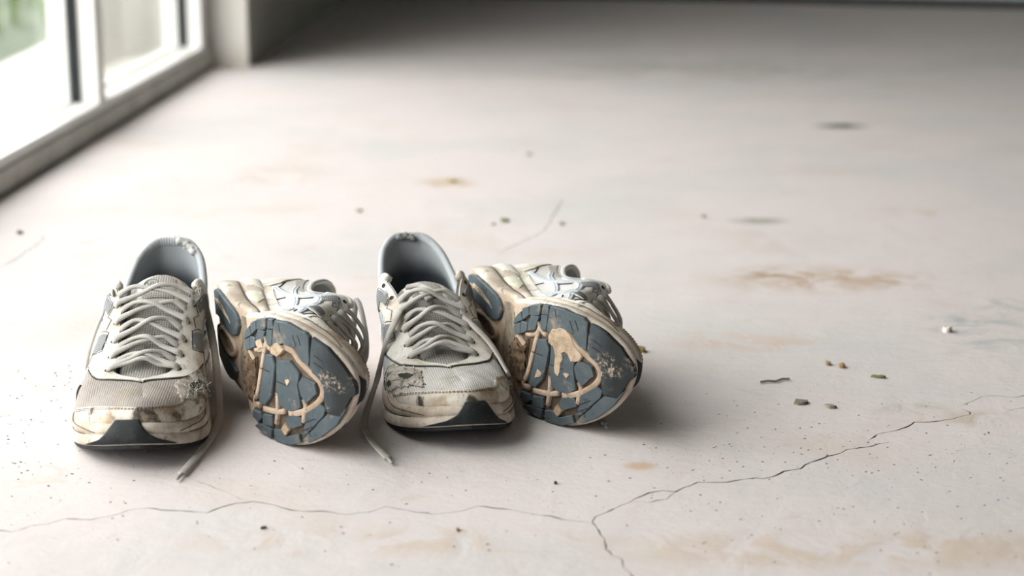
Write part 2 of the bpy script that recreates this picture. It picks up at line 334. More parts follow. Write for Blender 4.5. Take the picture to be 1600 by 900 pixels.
# ---------------------------------------------------------------- shoe core (numpy only, centimetres)
import numpy as np, math
NST = 14
def crom(keys, t):
    keys = np.asarray(keys, float); n = len(keys)
    t = np.clip(np.asarray(t, float), 0, n-1); i = np.minimum(t.astype(int), n-2); f = (t-i)[..., None]
    p1 = keys[i]; p2 = keys[i+1]; p0 = keys[np.maximum(i-1, 0)]; p3 = keys[np.minimum(i+2, n-1)]
    p0 = np.where((i == 0)[..., None], 2*p1-p2, p0); p3 = np.where((i == n-2)[..., None], 2*p2-p1, p3)
    return .5*((2*p1)+(-p0+p2)*f+(2*p0-5*p1+4*p2-p3)*f*f+(-p0+3*p1-3*p2+p3)*f**3)
# outline loop of 28 keys: 0 heel back, 1..13 lateral (+x), 14 toe, 15..27 medial (-x)
LAT = [(0,.3),(1.95,.72),(3.15,2.4),(3.5,5),(3.5,8),(3.65,11),(3.9,13.5),(4.25,15.7),(4.65,18),(4.85,20.5),(4.65,23),(3.85,25.3),(2.65,27.3),(1.05,28.8),(-.8,29.5)]
MED = [(0,.3),(-1.95,.72),(-3.15,2.4),(-3.4,5),(-3.2,8),(-3.1,11),(-3.3,13.5),(-3.8,15.7),(-4.35,18),(-4.65,20.5),(-4.65,23),(-4.15,25.4),(-3.35,27.4),(-2.25,28.9),(-.8,29.5)]
ZB = [3.5,3.5,3.4,3.2,3.0,2.8,2.6,2.45,2.2,1.95,1.75,1.6,1.5,1.45,1.45]
TLAT = [(0,.5,10.8),(1.5,.85,10.7),(2.7,2.4,9.7),(3.3,5.0,8.1),(3.4,8,7.3),(3.6,10.4,8.4),(3.3,12.0,9.8),(2.5,14.2,8.7),(2.2,16.8,7.1),(2.15,19.4,5.8),(1.95,21.7,4.85),(-.05,23.0,4.45),(-.3,24.6,4.15),(-.5,26.0,3.85),(-.65,27.0,3.6)]
TMED = [(-x if i < 11 else x, y, z) for i, (x, y, z) in enumerate(TLAT)]
def loop(a, b):
    return np.array(list(a)+list(b[-2:0:-1]), float)       # 28 keys
def ploop(keys, q):
    k = np.asarray(keys, float); n = len(k)
    q = np.mod(np.asarray(q, float), n); i = q.astype(int); f = (q-i)[..., None]
    p0, p1, p2, p3 = k[(i-1) % n], k[i % n], k[(i+1) % n], k[(i+2) % n]
    return .5*((2*p1)+(-p0+p2)*f+(2*p0-5*p1+4*p2-p3)*f*f+(-p0+3*p1-3*p2+p3)*f**3)
BK = loop([(x, y, z) for (x, y), z in zip(LAT, ZB)], [(x, y, z) for (x, y), z in zip(MED, ZB)])
TK = loop(TLAT, TMED)
#       heel ..................................................... toe     (o1: bulge out, k1: rise, o2: out at top, d2: drop at top)
O1 = [.55,.5,.4,.3,.25,.2,.15,.15,.2,.35,.5,.55,.5,.45,.45]
K1 = [3.2,3.2,3.0,2.6,2.4,2.6,2.8,2.9,2.6,2.2,1.9,1.6,1.4,1.3,1.25]
O2 = [-.25,-.2,0,.2,.3,.6,1.3,1.7,1.9,2.0,2.1,2.6,2.5,2.2,1.9]
D2 = [2.6,2.6,2.4,2.0,1.8,1.8,1.3,.9,.55,.4,.25,.05,.05,.1,.15]
PK = loop(np.array([O1, K1, O2, D2]).T, np.array([O1, K1, O2, D2]).T)
def out2d(q):
    e = 1e-3
    d = ploop(BK, q+e)[..., :2]-ploop(BK, q-e)[..., :2]
    n = np.stack([d[..., 1], -d[..., 0]], -1)
    return n/np.maximum(np.linalg.norm(n, axis=-1, keepdims=True), 1e-9)
def upper_raw(q, v):
    q = np.asarray(q, float); v = np.asarray(v, float)
    B = ploop(BK, q); T = ploop(TK, q); P = ploop(PK, q); n = out2d(q)
    n3 = np.concatenate([n, np.zeros_like(n[..., :1])], -1)
    up = np.array([0, 0, 1.])
    c1 = B+n3*P[..., 0:1]+up*P[..., 1:2]; c2 = T+n3*P[..., 2:3]-up*P[..., 3:4]
    w = v[..., None]
    return (1-w)**3*B+3*(1-w)**2*w*c1+3*(1-w)*w*w*c2+w**3*T
def sole_z(x, y):
    x = np.asarray(x, float); y = np.asarray(y, float)
    z = .9*np.clip((2.6-y)/2.6, 0, 1)**2
    b = np.exp(-((y-12.2)/2.6)**2)
    z = z+b*(.75-.09*x)
    return z
# midsole side wall profile w: 0 bottom edge .. 1 top lip  -> (out, height fraction)
WP = np.array([(-.25,-.02),(.32,.0),(.52,.12),(.52,.30),(.44,.47),(.30,.56),(.42,.66),(.46,.84),(.34,1.02),(.10,1.12),(-.25,1.10)])
def mid_raw(q, w):
    q = np.asarray(q, float); w = np.asarray(w, float)
    B = ploop(BK, q); n = out2d(q); p = crom(WP, w*(len(WP)-1))
    zb0 = sole_z(B[..., 0], B[..., 1])
    xy = B[..., :2]+n*p[..., 0:1]
    z = zb0+(B[..., 2]-zb0)*p[..., 1]
    return np.concatenate([xy, z[..., None]], -1)
class Shape:
    """bend: curl of the forefoot (degrees) from y0 to the toe tip; mirror: left shoe"""
    def __init__(s, bend=20, y0=16., power=1.25, mirror=False, wx=1.0, wr=None, wy=1.0, lean=0.):
        s.wy = wy; s.lean = lean
        s.mirror = mirror; s.y0 = y0; s.wx = wx; s.wr = wr
        ys = np.linspace(y0, 31.5, 200); u = (ys-y0)/(29.5-y0)
        s.phi = math.radians(bend)*u**power; dy = ys[1]-ys[0]
        c = np.concatenate([[0], np.cumsum(np.cos((s.phi[1:]+s.phi[:-1])/2)*dy)]); z = np.concatenate([[0], np.cumsum(np.sin((s.phi[1:]+s.phi[:-1])/2)*dy)])
        s.ys = ys; s.cy = y0+c; s.cz = z
    def D(s, p):
        p = np.array(p, float); y = p[..., 1]; z = p[..., 2]; y = np.where(y > 20, 20+(y-20)*s.wy, y)
        ph = np.interp(y, s.ys, s.phi, left=0); cy = np.where(y > s.y0, np.interp(y, s.ys, s.cy), y); cz = np.where(y > s.y0, np.interp(y, s.ys, s.cz), 0)
        o = np.stack([(p[..., 0]*s.wx+s.lean*np.clip(z-2.2, 0, 9))*(-1 if s.mirror else 1), cy-np.sin(ph)*z, cz+np.cos(ph)*z], -1)
        return o
    def upper(s, q, v):
        q, v = np.broadcast_arrays(np.asarray(q, float), np.asarray(v, float)); p = upper_raw(q, v)
        if s.wr is not None:
            dq = upper_raw(q+.03, v)-upper_raw(q-.03, v); dv = upper_raw(q, np.minimum(v+.01, 1))-upper_raw(q, np.maximum(v-.01, 0))
            n = np.cross(dq, dv); n /= np.maximum(np.linalg.norm(n, axis=-1, keepdims=True), 1e-9)
            p = p+n*s.wr(q, v)[..., None]
        return s.D(p)
    def mid(s, q, w): return s.D(mid_raw(q, w))
    def sole(s, x, y, dz=0):
        return s.D(np.stack([np.asarray(x, float), np.asarray(y, float), sole_z(x, y)-dz], -1))
# ---------------------------------------------------------------- end of shoe core
# ------------------------------------------------------------------ shoe builders
MQ, MV = 2.3, 7.0
def norms(f, q, v, sgn):
    dq = f(q+.02, v)-f(q-.02, v); dv = f(q, np.minimum(v+.01, 1))-f(q, np.maximum(v-.01, 0))
    n = np.cross(dq, dv)*sgn; return n/np.maximum(np.linalg.norm(n, axis=-1, keepdims=True), 1e-9)
def resample(P, step, closed=False, smooth=True):
    P = np.asarray(P, float); n = len(P); out = []
    for i in range(n if closed else n-1):
        p1, p2 = P[i], P[(i+1) % n]
        p0 = P[(i-1) % n] if closed or i > 0 else 2*p1-p2
        p3 = P[(i+2) % n] if closed or i+2 < n else 2*p2-p1
        k = max(1, int(np.linalg.norm(p2-p1)/step))
        for j in range(k):
            f = j/k
            out.append(.5*((2*p1)+(-p0+p2)*f+(2*p0-5*p1+4*p2-p3)*f*f+(-p0+3*p1-3*p2+p3)*f**3) if smooth else p1+(p2-p1)*f)
    if not closed: out.append(P[-1])
    return np.array(out)
def pinside(pts, poly):
    x, y = pts[:, 0], pts[:, 1]; c = np.zeros(len(pts), bool); n = len(poly)
    for i in range(n):
        a, b = poly[i], poly[i-1]
        m = ((a[1] > y) != (b[1] > y)) & (x < (b[0]-a[0])*(y-a[1])/(b[1]-a[1]+1e-12)+a[0]); c ^= m
    return c
def triang(outline, holes, step):
    rings = [np.asarray(outline)]+[np.asarray(h) for h in holes]
    lo, hi = rings[0].min(0), rings[0].max(0); g = []
    y = lo[1]+step*.5; r = 0
    while y < hi[1]:
        x = lo[0]+(step*.5 if r % 2 else 0)
        while x < hi[0]: g.append((x, y)); x += step
        y += step*.87; r += 1
    g = np.array(g) if g else np.zeros((0, 2))
    if len(g):
        k = pinside(g, rings[0])
        for h in rings[1:]: k &= ~pinside(g, h)
        g = g[k]
    if len(g):
        b = np.concatenate(rings); d = np.sqrt(((g[:, None]-b[None])**2).sum(-1)).min(1); g = g[d > step*.45]
    vs, ed = [], []
    for q in rings:
        b = len(vs); vs += [Vector(p) for p in q]; ed += [(b+i, b+(i+1) % len(q)) for i in range(len(q))]
    vs += [Vector(p) for p in g]
    ov, _, of, orig, *_ = delaunay_2d_cdt(vs, ed, [], 0, 1e-5)
    ov = np.array([(v.x, v.y) for v in ov]); T = []
    of = [list(f) for f in of]
    cen = np.array([ov[f].mean(0) for f in of]); k = pinside(cen, rings[0])
    for h in rings[1:]: k &= ~pinside(cen, h)
    for f, ok in zip(of, k):
        if ok:
            a, b, c = ov[f[0]], ov[f[1]], ov[f[2]]
            T.append(f if (b[0]-a[0])*(c[1]-a[1])-(b[1]-a[1])*(c[0]-a[0]) > 0 else f[::-1])
    return ov, T, rings
def fit(o, wy=.957):                                                 # keep a tread outline inside the sole
    out = []
    ys, xl = [q_[1] for q_ in LAT], [q_[0]+.40 for q_ in LAT]; ym, xm = [q_[1] for q_ in MED], [q_[0]-.40 for q_ in MED]
    for x, y in o:
        y = 20+(y-20)*wy if y > 20 else y
        x = min(x, np.interp(y, ys, xl)); x = max(x, np.interp(y, ym, xm)); out.append((x, min(y, 29.9)))
    return out
class Shoe:
    def __init__(s, root, shape, S):
        s.root, s.sh, s.S, s.sgn = root, shape, .01*S, (-1 if shape.mirror else 1)
    def mesh(s, name, V, F, mat, uv=None, parent=None, flat=None):
        return me_obj(name, np.asarray(V)*s.S, F, MT[mat], parent or s.root, uv, True, flat)
    def fo(s, f): return f if s.sgn > 0 else f[::-1]
    def patch(s, name, outline, mat, off=.0, thick=.12, holes=(), f=None, step=.38, smooth=True, rag=0, parent=None, seed=1, base=-.06):
        f = f or s.sh.upper; rnd = np.random.RandomState(seed)
        sc = np.array([MQ, MV])
        o = resample(np.array(outline)*sc, step*.55, True, smooth); hs = [resample(np.array(h)*sc, step*.5, True, smooth) for h in holes]
        if rag: o = o+rnd.normal(0, rag, o.shape)
        ov, T, rings = triang(o, hs, step)
        q, v = ov[:, 0]/MQ, np.clip(ov[:, 1]/MV, 0, 1); n = norms(f, q, v, s.sgn); P = f(q, v)
        V = list(P+n*(off+thick)); F = [s.fo(t) for t in T]; nt_ = len(F); uv = list(ov)
        for r in rings:
            q, v = r[:, 0]/MQ, np.clip(r[:, 1]/MV, 0, 1); n = norms(f, q, v, s.sgn); P = f(q, v); b = len(V); k = len(r)
            V += list(P+n*(off+thick)); V += list(P+n*(off+base)); uv += list(r)+list(r)
            F += [[b+i, b+(i+1) % k, b+k+(i+1) % k, b+k+i] for i in range(k)]
        return s.mesh(name, V, F, mat, np.array(uv), parent)
    def ribbon(s, name, path, mat, width=.5, off=.06, smooth=True, prof=((-1,-.12),(-.9,.05),(-.35,.09),(-.12,.05),(.12,.05),(.35,.09),(.9,.05),(1,-.12)), f=None, parent=None, step=.3):
        f = f or s.sh.upper
        p = resample(np.array(path)*np.array([MQ, MV]), step, False, smooth); q, v = p[:, 0]/MQ, np.clip(p[:, 1]/MV, 0, 1)
        P = f(q, v); N = norms(f, q, v, s.sgn); T = np.gradient(P, axis=0); T /= np.linalg.norm(T, axis=1, keepdims=True)+1e-9
        B = np.cross(N, T); V, uv = [], []; k = len(prof)
        w = width/2*np.clip(np.minimum(np.arange(len(P)), np.arange(len(P))[::-1])/1.0+.55, 0, 1)
        for i in range(len(P)):
            for a, h in prof: V.append(P[i]+B[i]*a*w[i]+N[i]*(off+h)); uv.append((i*step, a*width/2))
        F = [[i*k+j, i*k+j+1, (i+1)*k+j+1, (i+1)*k+j] for i in range(len(P)-1) for j in range(k-1)]
        F += [list(range(k))[::-1], [(len(P)-1)*k+j for j in range(k)]]
        return s.mesh(name, V, F, mat, np.array(uv), parent)
    def sweep(s, name, pts, ups, a, b, mat, parent=None, step=.16, n=10, taper=0, raw=False):
        c = resample(np.concatenate([np.asarray(pts, float), np.asarray(ups, float)], 1), step)
        P, U = c[:, :3], c[:, 3:]
        T = np.gradient(P, axis=0); T /= np.linalg.norm(T, axis=1, keepdims=True)+1e-9
        U = U-(U*T).sum(1, keepdims=True)*T; U /= np.linalg.norm(U, axis=1, keepdims=True)+1e-9
        B = np.cross(T, U); V, uv = [], []; L = np.concatenate([[0], np.cumsum(np.linalg.norm(np.diff(P, axis=0), axis=1))])
        for i in range(len(P)):
            for j in range(n):
                th = 2*math.pi*j/n; V.append(P[i]+B[i]*a*math.cos(th)+U[i]*b*math.sin(th)); uv.append((L[i], math.cos(th)*a if math.sin(th) >= 0 else 2*a-math.cos(th)*a))
        F = [[i*n+j, i*n+(j+1) % n, (i+1)*n+(j+1) % n, (i+1)*n+j] for i in range(len(P)-1) for j in range(n)]
        F += [list(range(n))[::-1], [(len(P)-1)*n+j for j in range(n)]]
        return s.mesh(name, V, F, mat, np.array(uv), parent)
    def block(s, name, outline, mat, h=.34, base=0., parent=None, jit=.03, seed=0, inset=.07, step=1.0, smooth=False, lump=0, grow=0., shade=False):
        rnd = np.random.RandomState(seed+len(outline)*7)
        o = resample(np.array(outline, float), .45, True, smooth)
        if (o[:, 0]*np.roll(o[:, 1], -1)-np.roll(o[:, 0], -1)*o[:, 1]).sum() < 0: o = o[::-1]
        o = o+rnd.normal(0, jit, o.shape)
        if grow: c_ = np.roll(o, -1, 0)-np.roll(o, 1, 0); o = o-np.stack([-c_[:, 1], c_[:, 0]], 1)/(np.linalg.norm(c_, axis=1, keepdims=True)+1e-9)*grow
        d = np.roll(o, -1, 0)-np.roll(o, 1, 0); nn = np.stack([-d[:, 1], d[:, 0]], 1); nn /= np.linalg.norm(nn, axis=1, keepdims=True)+1e-9
        i_ = o+nn*inset; ov, T, _ = triang(i_, [], step); k = len(o); hh = np.full(len(ov), h)
        if lump: hh = hh+rnd.normal(0, lump, len(ov))
        V = list(s.sh.sole(ov[:, 0], ov[:, 1], hh)); F = [s.fo(t)[::-1] for t in T]
        b = len(V); V += list(s.sh.sole(i_[:, 0], i_[:, 1], h)); V += list(s.sh.sole(o[:, 0], o[:, 1], h*.72+base*.28)); V += list(s.sh.sole(o[:, 0], o[:, 1], base-.12))
        for r in (0, 1): F += [[b+r*k+i, b+r*k+(i+1) % k, b+(r+1)*k+(i+1) % k, b+(r+1)*k+i] for i in range(k)]
        m = s.mesh(name, V, F, mat, None, parent); m.data.polygons.foreach_set('use_smooth', [bool(shade)]*len(m.data.polygons)); return m
def med(L): return [(28-t, v) for t, v in L]
TREADS = dict(
 rear=[[(-2.2,15.5),(-3.0,16.2),(-3.75,17.2),(-3.1,17.35)], [(-4.05,17.5),(-4.5,18.45),(-3.8,18.4),(-3.15,17.45)], [(-4.6,18.65),(-5.0,20.0),(-4.1,19.8),(-3.85,18.55)],
  [(-2.1,15.7),(-2.7,17.05),(-1.75,16.9),(-1.45,16.0),(-1.7,15.5)], [(-2.85,17.2),(-2.95,18.1),(-2.3,18.0),(-1.8,17.05)], [(-3.75,18.7),(-3.9,19.75),(-2.75,19.2),(-2.35,18.15),(-2.8,18.25)]],
 medial=[[(-5.05,20.4),(-5.12,21.1),(-4.4,21.1),(-4.25,20.2)], [(-4.1,20.1),(-4.2,20.95),(-2.95,20.6),(-2.85,19.9)],
  [(-5.7,23.0),(-4.9,25.3),(-4.4,25.7),(-2.1,25.5),(-2.3,24.7),(-3.3,24.0),(-3.4,22.2),(-2.75,21.2),(-3.0,20.8),(-4.1,21.1),(-5.5,21.4)]],
 toe=[[(-4.2,26.2),(-3.6,27.7),(-2.5,29.1),(-1.6,30.2),(-.7,30.6),(.2,30.5),(1.1,29.8),(1.6,28.6),(1.4,27.3),(.2,27.2),(-.5,27.1),(-1.6,26.0),(-2.2,25.8)]],
 lateral=[[(3.6,16.7),(3.5,18.0),(3.8,18.2),(4.3,17.4),(4.2,16.5)], [(3.5,18.5),(3.2,19.9),(4.1,19.8),(4.3,18.4)], [(4.6,17.4),(4.45,18.3),(4.35,19.7),(5.5,19.4),(5.6,18.1),(5.4,16.9)],
  [(4.35,20.1),(4.2,21.2),(4.6,21.9),(4.1,23.6),(4.6,23.8),(5.4,22.4),(5.5,20.1)], [(2.7,22.4),(2.5,23.2),(2.6,24.0),(3.1,24.2),(3.7,22.6),(3.3,22.0)],
  [(2.0,24.8),(1.0,26.6),(1.3,27.1),(1.9,26.8),(3.7,24.7),(3.9,24.2),(2.9,24.6)], [(1.8,27.3),(1.8,28.6),(1.5,29.4),(2.4,28.3),(3.7,26.4),(4.4,24.9),(4.4,24.1),(4.0,24.7)]],
 centre=[[(-1.9,19.6),(-2.0,20.6),(-1.3,20.9),(.3,20.4),(1.5,19.9),(2.5,18.9),(2.5,18.0),(.3,18.9)], [(-1.7,21.3),(-2.0,23.1),(-1.2,24.2),(-.2,23.9),(1.6,24.1),(2.2,23.0),(2.1,21.9),(1.9,21.2),(.2,21.0)], [(-.9,24.6),(-.6,26.0),(.1,26.2),(1.2,24.8),(.6,24.3),(-.3,24.1)]],
 heel=[[(-1.6,1.0),(-2.75,2.1),(-3.35,4),(-3.5,6.6),(-3.3,8.9),(-2.8,10.1),(-1.9,10.6),(-1.2,10.3),(-.8,9.4),(-1.0,6.5),(-1.0,3.5),(-.5,.9)], [(.6,1.0),(1.9,1.2),(2.95,2.6),(3.45,5),(3.45,8),(3.0,9.6),(2.3,9.9),(1.9,8),(1.7,4),(.9,2.2)]])
def upright_lacing(i): return None
def make_shoe(name, label, group, P, wear):
    root = empty(name); tag(root, label, 'shoe', group)
    rs = np.random.RandomState(wear['seed']); ph = rs.uniform(0, 6.28, 12); wa = wear.get('wrinkle', .07)
    def wr(q, v):
        t = np.where(q > 14, 28-q, q); flex = np.exp(-((t-9.6)/2.0)**2)*np.sin(np.clip(v, 0, 1)*math.pi)
        w = (np.sin(q*2.3+ph[0]+v*3)*np.sin(v*6+ph[1]+q*.7)*.5+np.sin(q*4.9+ph[2]+v*5)*np.sin(v*9+ph[3]+q)*.35+np.sin(t*9+v*4+ph[4])*flex*.55)
        return wa*w*np.sin(np.clip(v, 0, 1)*math.pi)**.7
    sh = Shape(P['bend'], P['y0'], P['power'], P['mirror'], P.get('wx', 1), wr, P.get('wy', 1), P.get('lean', 0))
    S = P['S']; s = Shoe(root, sh, S); sg = s.sgn
    M = Matrix.Rotation(R(P['yaw']), 4, 'Z') @ Matrix.Rotation(R(P['pitch']), 4, 'X') @ Matrix.Rotation(R(P['roll']), 4, 'Y')
    lying = P['mirror']
    Q = np.linspace(0, 28, 225); QQ, WW = np.meshgrid(Q[:-1], np.linspace(0, 1, 24))
    mv = sh.mid(QQ, WW).reshape(-1, 3); uvv = sh.upper(QQ, WW).reshape(-1, 3)
    A = np.array(M.to_3x3()); zmin = min((mv@A.T)[:, 2].min(), (uvv@A.T)[:, 2].min())*.01*S
    root.matrix_world = Matrix.Translation((P['X'], P['Y'], -zmin+P.get('lift', .0))) @ M
    bpy.context.view_layer.update(); INV = root.matrix_world.inverted()
    def loc(p): return np.array(INV @ Vector(p))/s.S                 # world -> shoe centimetres
    def grid(f, nq, nv, name, mat, v0=0, v1=1, off=0, flip=False, q0=0, q1=28):
        closed = (q1-q0) >= 28
        q = np.linspace(q0, q1, nq+1)[:nq if closed else nq+1]; v = np.linspace(v0, v1, nv+1); a, b = np.meshgrid(q, v)
        Pp = f(a, b)
        if off: Pp = Pp+norms(f, a, b, sg)*off
        n = len(q); V = Pp.reshape(-1, 3); uv = np.stack([a*MQ, b*MV], -1).reshape(-1, 2)
        F = [[j*n+i, j*n+(i+1) % n, (j+1)*n+(i+1) % n, (j+1)*n+i] for j in range(nv) for i in range(n if closed else n-1)]
        return s.mesh(name, V, [s.fo(x) for x in F], mat, uv)
    # ---- midsole: side wall, bottom and top
    nq, nw = 168, 26; a, b = np.meshgrid(np.linspace(0, 28, nq+1)[:-1], np.linspace(0, 1, nw)); V = list(sh.mid(a, b).reshape(-1, 3))
    F = [[j*nq+i, j*nq+(i+1) % nq, (j+1)*nq+(i+1) % nq, (j+1)*nq+i] for j in range(nw-1) for i in range(nq)]
    h = nq//2; na = 14
    for row in (0, nw-1):
        b0 = row*nq; ids = []
        for i in range(h+1):
            l, m_ = b0+i, b0+(nq-i) % nq
            if l == m_: ids.append([l]*(na+1)); continue
            r = [l]
            for k in range(1, na): f_ = k/na; V.append(V[l]*(1-f_)+V[m_]*f_); r.append(len(V)-1)
            ids.append(r+[m_])
        for i in range(h):
            for k in range(na):
                q4 = [ids[i][k], ids[i][k+1], ids[i+1][k+1], ids[i+1][k]]; q4 = list(dict.fromkeys(q4))
                if len(q4) >= 3: F.append(q4)
    mo = s.mesh('midsole', V, [s.fo(f_) for f_ in F], 'foam'); mo.data.materials.append(MT['sole_tan'])
    nside = nq*(nw-1); nb = (len(F)-nside)//2
    for i in list(range(nside, nside+nb))+list(range(0, nq*2)): mo.data.polygons[i].material_index = 1
    # ---- outsole
    if lying:
        s.block('forefoot_pad', [(-2.0,15.6),(-3.4,16.6),(-4.5,18.3),(-4.95,20.5),(-4.95,22.8),(-4.3,25.4),(-3.2,27.5),(-1.9,29.0),(-.6,29.4),(.6,28.8),(2.2,27.3),(3.7,25.4),(4.7,22.8),(4.95,20.3),(4.8,18.2),(4.5,16.6),(3.6,16.2),(3.0,17.2),(.6,17.5),(-.8,17.6)], 'gap', h=.08, seed=3, step=.8)
        for g_, L in TREADS.items():
            for i, o in enumerate(L):
                s.block('tread_block', fit(o), 'rubber' if g_ != 'toe' else 'toe_tread', h=.36, seed=wear['seed']+i*3+len(g_), jit=.015, grow=.20 if g_ == 'toe' else .09, smooth=(g_ == 'heel'))
        s.block('arch_shank', [(-2.8,10.7),(-2.9,12.5),(-2.9,14.8),(-1.7,15.3),(-.2,14.4),(.6,13.2),(2.9,12.6),(3.1,11),(1.5,10.3),(-.5,10.9)], 'arch_shade', h=.10, lump=.02, step=.5, seed=wear['seed'], shade=True)
        s.block('arch_plate', [(-1.4,18.0),(-.6,16.8),(-.9,15.4),(.2,13.6),(1.6,13.0),(2.9,13.6),(3.0,16),(2.7,17.4),(.8,17.6)], 'worn', h=.30, lump=.11, step=.26, seed=wear['seed'], jit=.09, shade=True)['label'] = 'crumbled brown inner pad'
        # raised pale rims of the flex grooves
        def rim(path, w=.16, hgt=.375):
            p = resample(np.array(path, float), .3); Z = np.zeros(len(p))
            d = np.gradient(p, axis=0); d /= np.linalg.norm(d, axis=1, keepdims=True)+1e-9; n2 = np.stack([-d[:, 1], d[:, 0]], 1)
            V, k = [], 6
            pass
            for i in range(len(p)):
                for (aa, hh) in ((-1,-.05),(-.95,hgt*.88),(-.6,hgt),(.6,hgt*.96),(.95,hgt*.88),(1,-.05)):
                    x, y = p[i]+n2[i]*aa*w; V.append(sh.sole(x, y, hh))
            F = [[i*k+j, i*k+j+1, (i+1)*k+j+1, (i+1)*k+j] for i in range(len(p)-1) for j in range(k-1)]
            F += [list(range(k)), [(len(p)-1)*k+j for j in range(k)]]
            return s.mesh('groove_rim', V, F, 'sole_tan')
        rim(fit([(-3.2,19.9),(-2.3,19.45),(-.6,18.75),(1.6,17.8),(2.7,17.0),(2.9,18.0)]), .22)
        rim(fit([(-3.1,22.4),(-2.9,23.6),(-2.4,24.1),(-1.6,25.4),(-.9,26.6),(-.1,26.95),(.8,26.4),(1.7,25.0),(2.3,23.4),(2.4,22.5)]), .26)
        rim(fit([(2.9,18.6),(2.85,19.6),(2.7,20.7),(2.4,22.0)]), .22); rim(fit([(1.0,20.95),(2.0,20.85),(2.8,20.7),(3.8,20.4)]), .22)
        rim(fit([(.9,24.5),(1.4,24.75),(2.1,24.5),(2.9,24.3)]), .22); rim([(-3.45,19.6),(-2.6,20.1),(-2.5,20.7)], .17); rim([(-1.9,17.8),(-2.1,18.9),(-2.6,19.6)], .15)
        s.block('mud_patch', fit([(3.3,21.8),(3.85,22.4),(4.5,21.8),(4.1,21.2)]), 'mud', h=.40, lump=.02, step=.4, seed=5)
        for o in wear.get('mud', []): s.block('mud_patch', fit(o), 'mud', h=.42, lump=.022, step=.3, seed=7, jit=.07, smooth=True, shade=True)
        s.block('heel_groove', [(-2.3,2.5),(-2.75,4.1),(-2.75,6.9),(-2.3,8.6),(-1.8,9.2),(-2.1,7),(-2.2,4.4),(-1.9,2.9)], 'mud', h=.385, lump=.03, step=.4, seed=9)
        for pa in ([(-3.0,26.0),(-2.6,26.9)], [(-2.4,25.9),(-2.0,26.9)], [(-1.8,26.9),(-1.5,27.8)], [(-4.3,23.6),(-3.4,23.95)], [(-4.4,24.2),(-3.6,24.5)], [(-5.0,21.9),(-4.3,22.0)], [(2.9,24.3),(2.3,25.6)], [(3.6,24.0),(2.9,25.6)], [(3.3,24.6),(3.9,25.0)], [(-2.7,5.2),(-3.3,5.5)], [(-1.2,4.7),(-1.9,5.2)], [(-2.9,8.0),(-3.3,8.2)], [(.0,21.0),(.1,22.6)], [(-.6,18.4),(-.6,20.1)], [(1.6,27.3),(1.1,27.9)]):
            a_, b_ = np.array(pa[0]), np.array(pa[1]); d_ = (b_-a_)/np.linalg.norm(b_-a_); n2_ = np.array([-d_[1], d_[0]])*.055
            s.block('sipe', [a_-n2_, b_-n2_, b_+n2_, a_+n2_], 'seam', h=.372, jit=0, inset=.005)
        # arch cavity with its ridges
        cx, cy, rx, ry = .45, 6.6, .85, 3.1
        th = np.linspace(0, 2*math.pi, 33)
        ring = [sh.sole(cx+rx*math.cos(x)*(1+.25*math.sin(x)), cy+ry*math.sin(x), .12) for x in th]
        s.sweep('cavity_rim', ring, [sh.sole(0, 6, 1)-sh.sole(0, 6, 0)]*33, .22, .26, 'sole_tan')
        s.block('cavity_floor', [(cx+rx*.85*math.cos(x), cy+ry*.92*math.sin(x)) for x in th[:-1:2]], 'worn', h=.05, jit=0, seed=2)
        for i in range(8):
            y = cy-2.0+i*.55; w = rx*.75*math.sqrt(max(.1, 1-((y-cy)/ry)**2)); s.block('cavity_ridge', [(cx-w, y-.12), (cx+w, y-.02), (cx+w, y+.16), (cx-w, y+.08)], 'sole_tan', h=.15, jit=.02, seed=i)
    else:
        ol = [(x-.0, y) for x, y in zip(*[list(c_) for c_ in zip(*[tuple(p[:2]) for p in (ploop(BK, np.linspace(0, 28, 57)[:-1])[:, :2]+out2d(np.linspace(0, 28, 57)[:-1])*.30)])])]
        s.block('outsole', ol, 'toe_rubber', h=.30, jit=.0, step=1.0)
    # toe wrap of the outsole: one smooth tongue of rubber that climbs the midsole
    c0 = wear.get('toe_q', 13.8); fl_ = -1 if wear.get('toe_flip') else 1; kz = .62 if lying else 1.0; NU, NF = 29, 18; tv = []
    hw = lambda f_, sd: np.interp(f_, [0, .12, .28, .5, .8, 1], ([2.4, 1.95, 1.2, .88, .66, .52] if sd < 0 else [2.5, 2.0, 1.15, .72, .52, .40]))*kz
    ff, uu = np.meshgrid(np.linspace(0, 1, NF), np.linspace(-1, 1, NU), indexing='ij'); qq = c0+fl_*uu*np.where(uu < 0, hw(ff, -1), hw(ff, 1)); one = np.ones_like(qq)
    nm = norms(sh.mid, qq, one*.5, sg); A0 = sh.mid(qq, one*(.03 if lying else .10))+nm*.12
    A1 = sh.mid(qq, one*.84)+nm*.16 if lying else sh.upper(qq, one*.14)+norms(sh.upper, qq, one*.14, sg)*.16
    mp_ = sh.mid(qq, one*.5)+nm*(.42 if not lying else .34); f3 = ff[..., None]
    e_ = np.clip(np.minimum(np.minimum((1-np.abs(uu))/.09, (1-ff)/.06), ff/.05+.5), 0, 1)[..., None]
    tv = (A0*(1-f3)**2+2*(2*mp_-.5*(A0+A1))*f3*(1-f3)+A1*f3*f3-nm*.30*(1-e_)).reshape(-1, 3)
    tf = [[j*NU+i, j*NU+i+1, (j+1)*NU+i+1, (j+1)*NU+i] for j in range(NF-1) for i in range(NU-1)]
    s.mesh('toe_bumper', tv, [s.fo(x) if fl_ > 0 else s.fo(x)[::-1] for x in tf], 'toe_rubber')
    # ---- upper, lining, insole
    grid(sh.upper, 224, 34, 'upper', wear.get('mesh', 'mesh_pale'))
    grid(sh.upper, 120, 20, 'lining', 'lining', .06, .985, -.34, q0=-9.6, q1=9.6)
    ins, inF = [], []
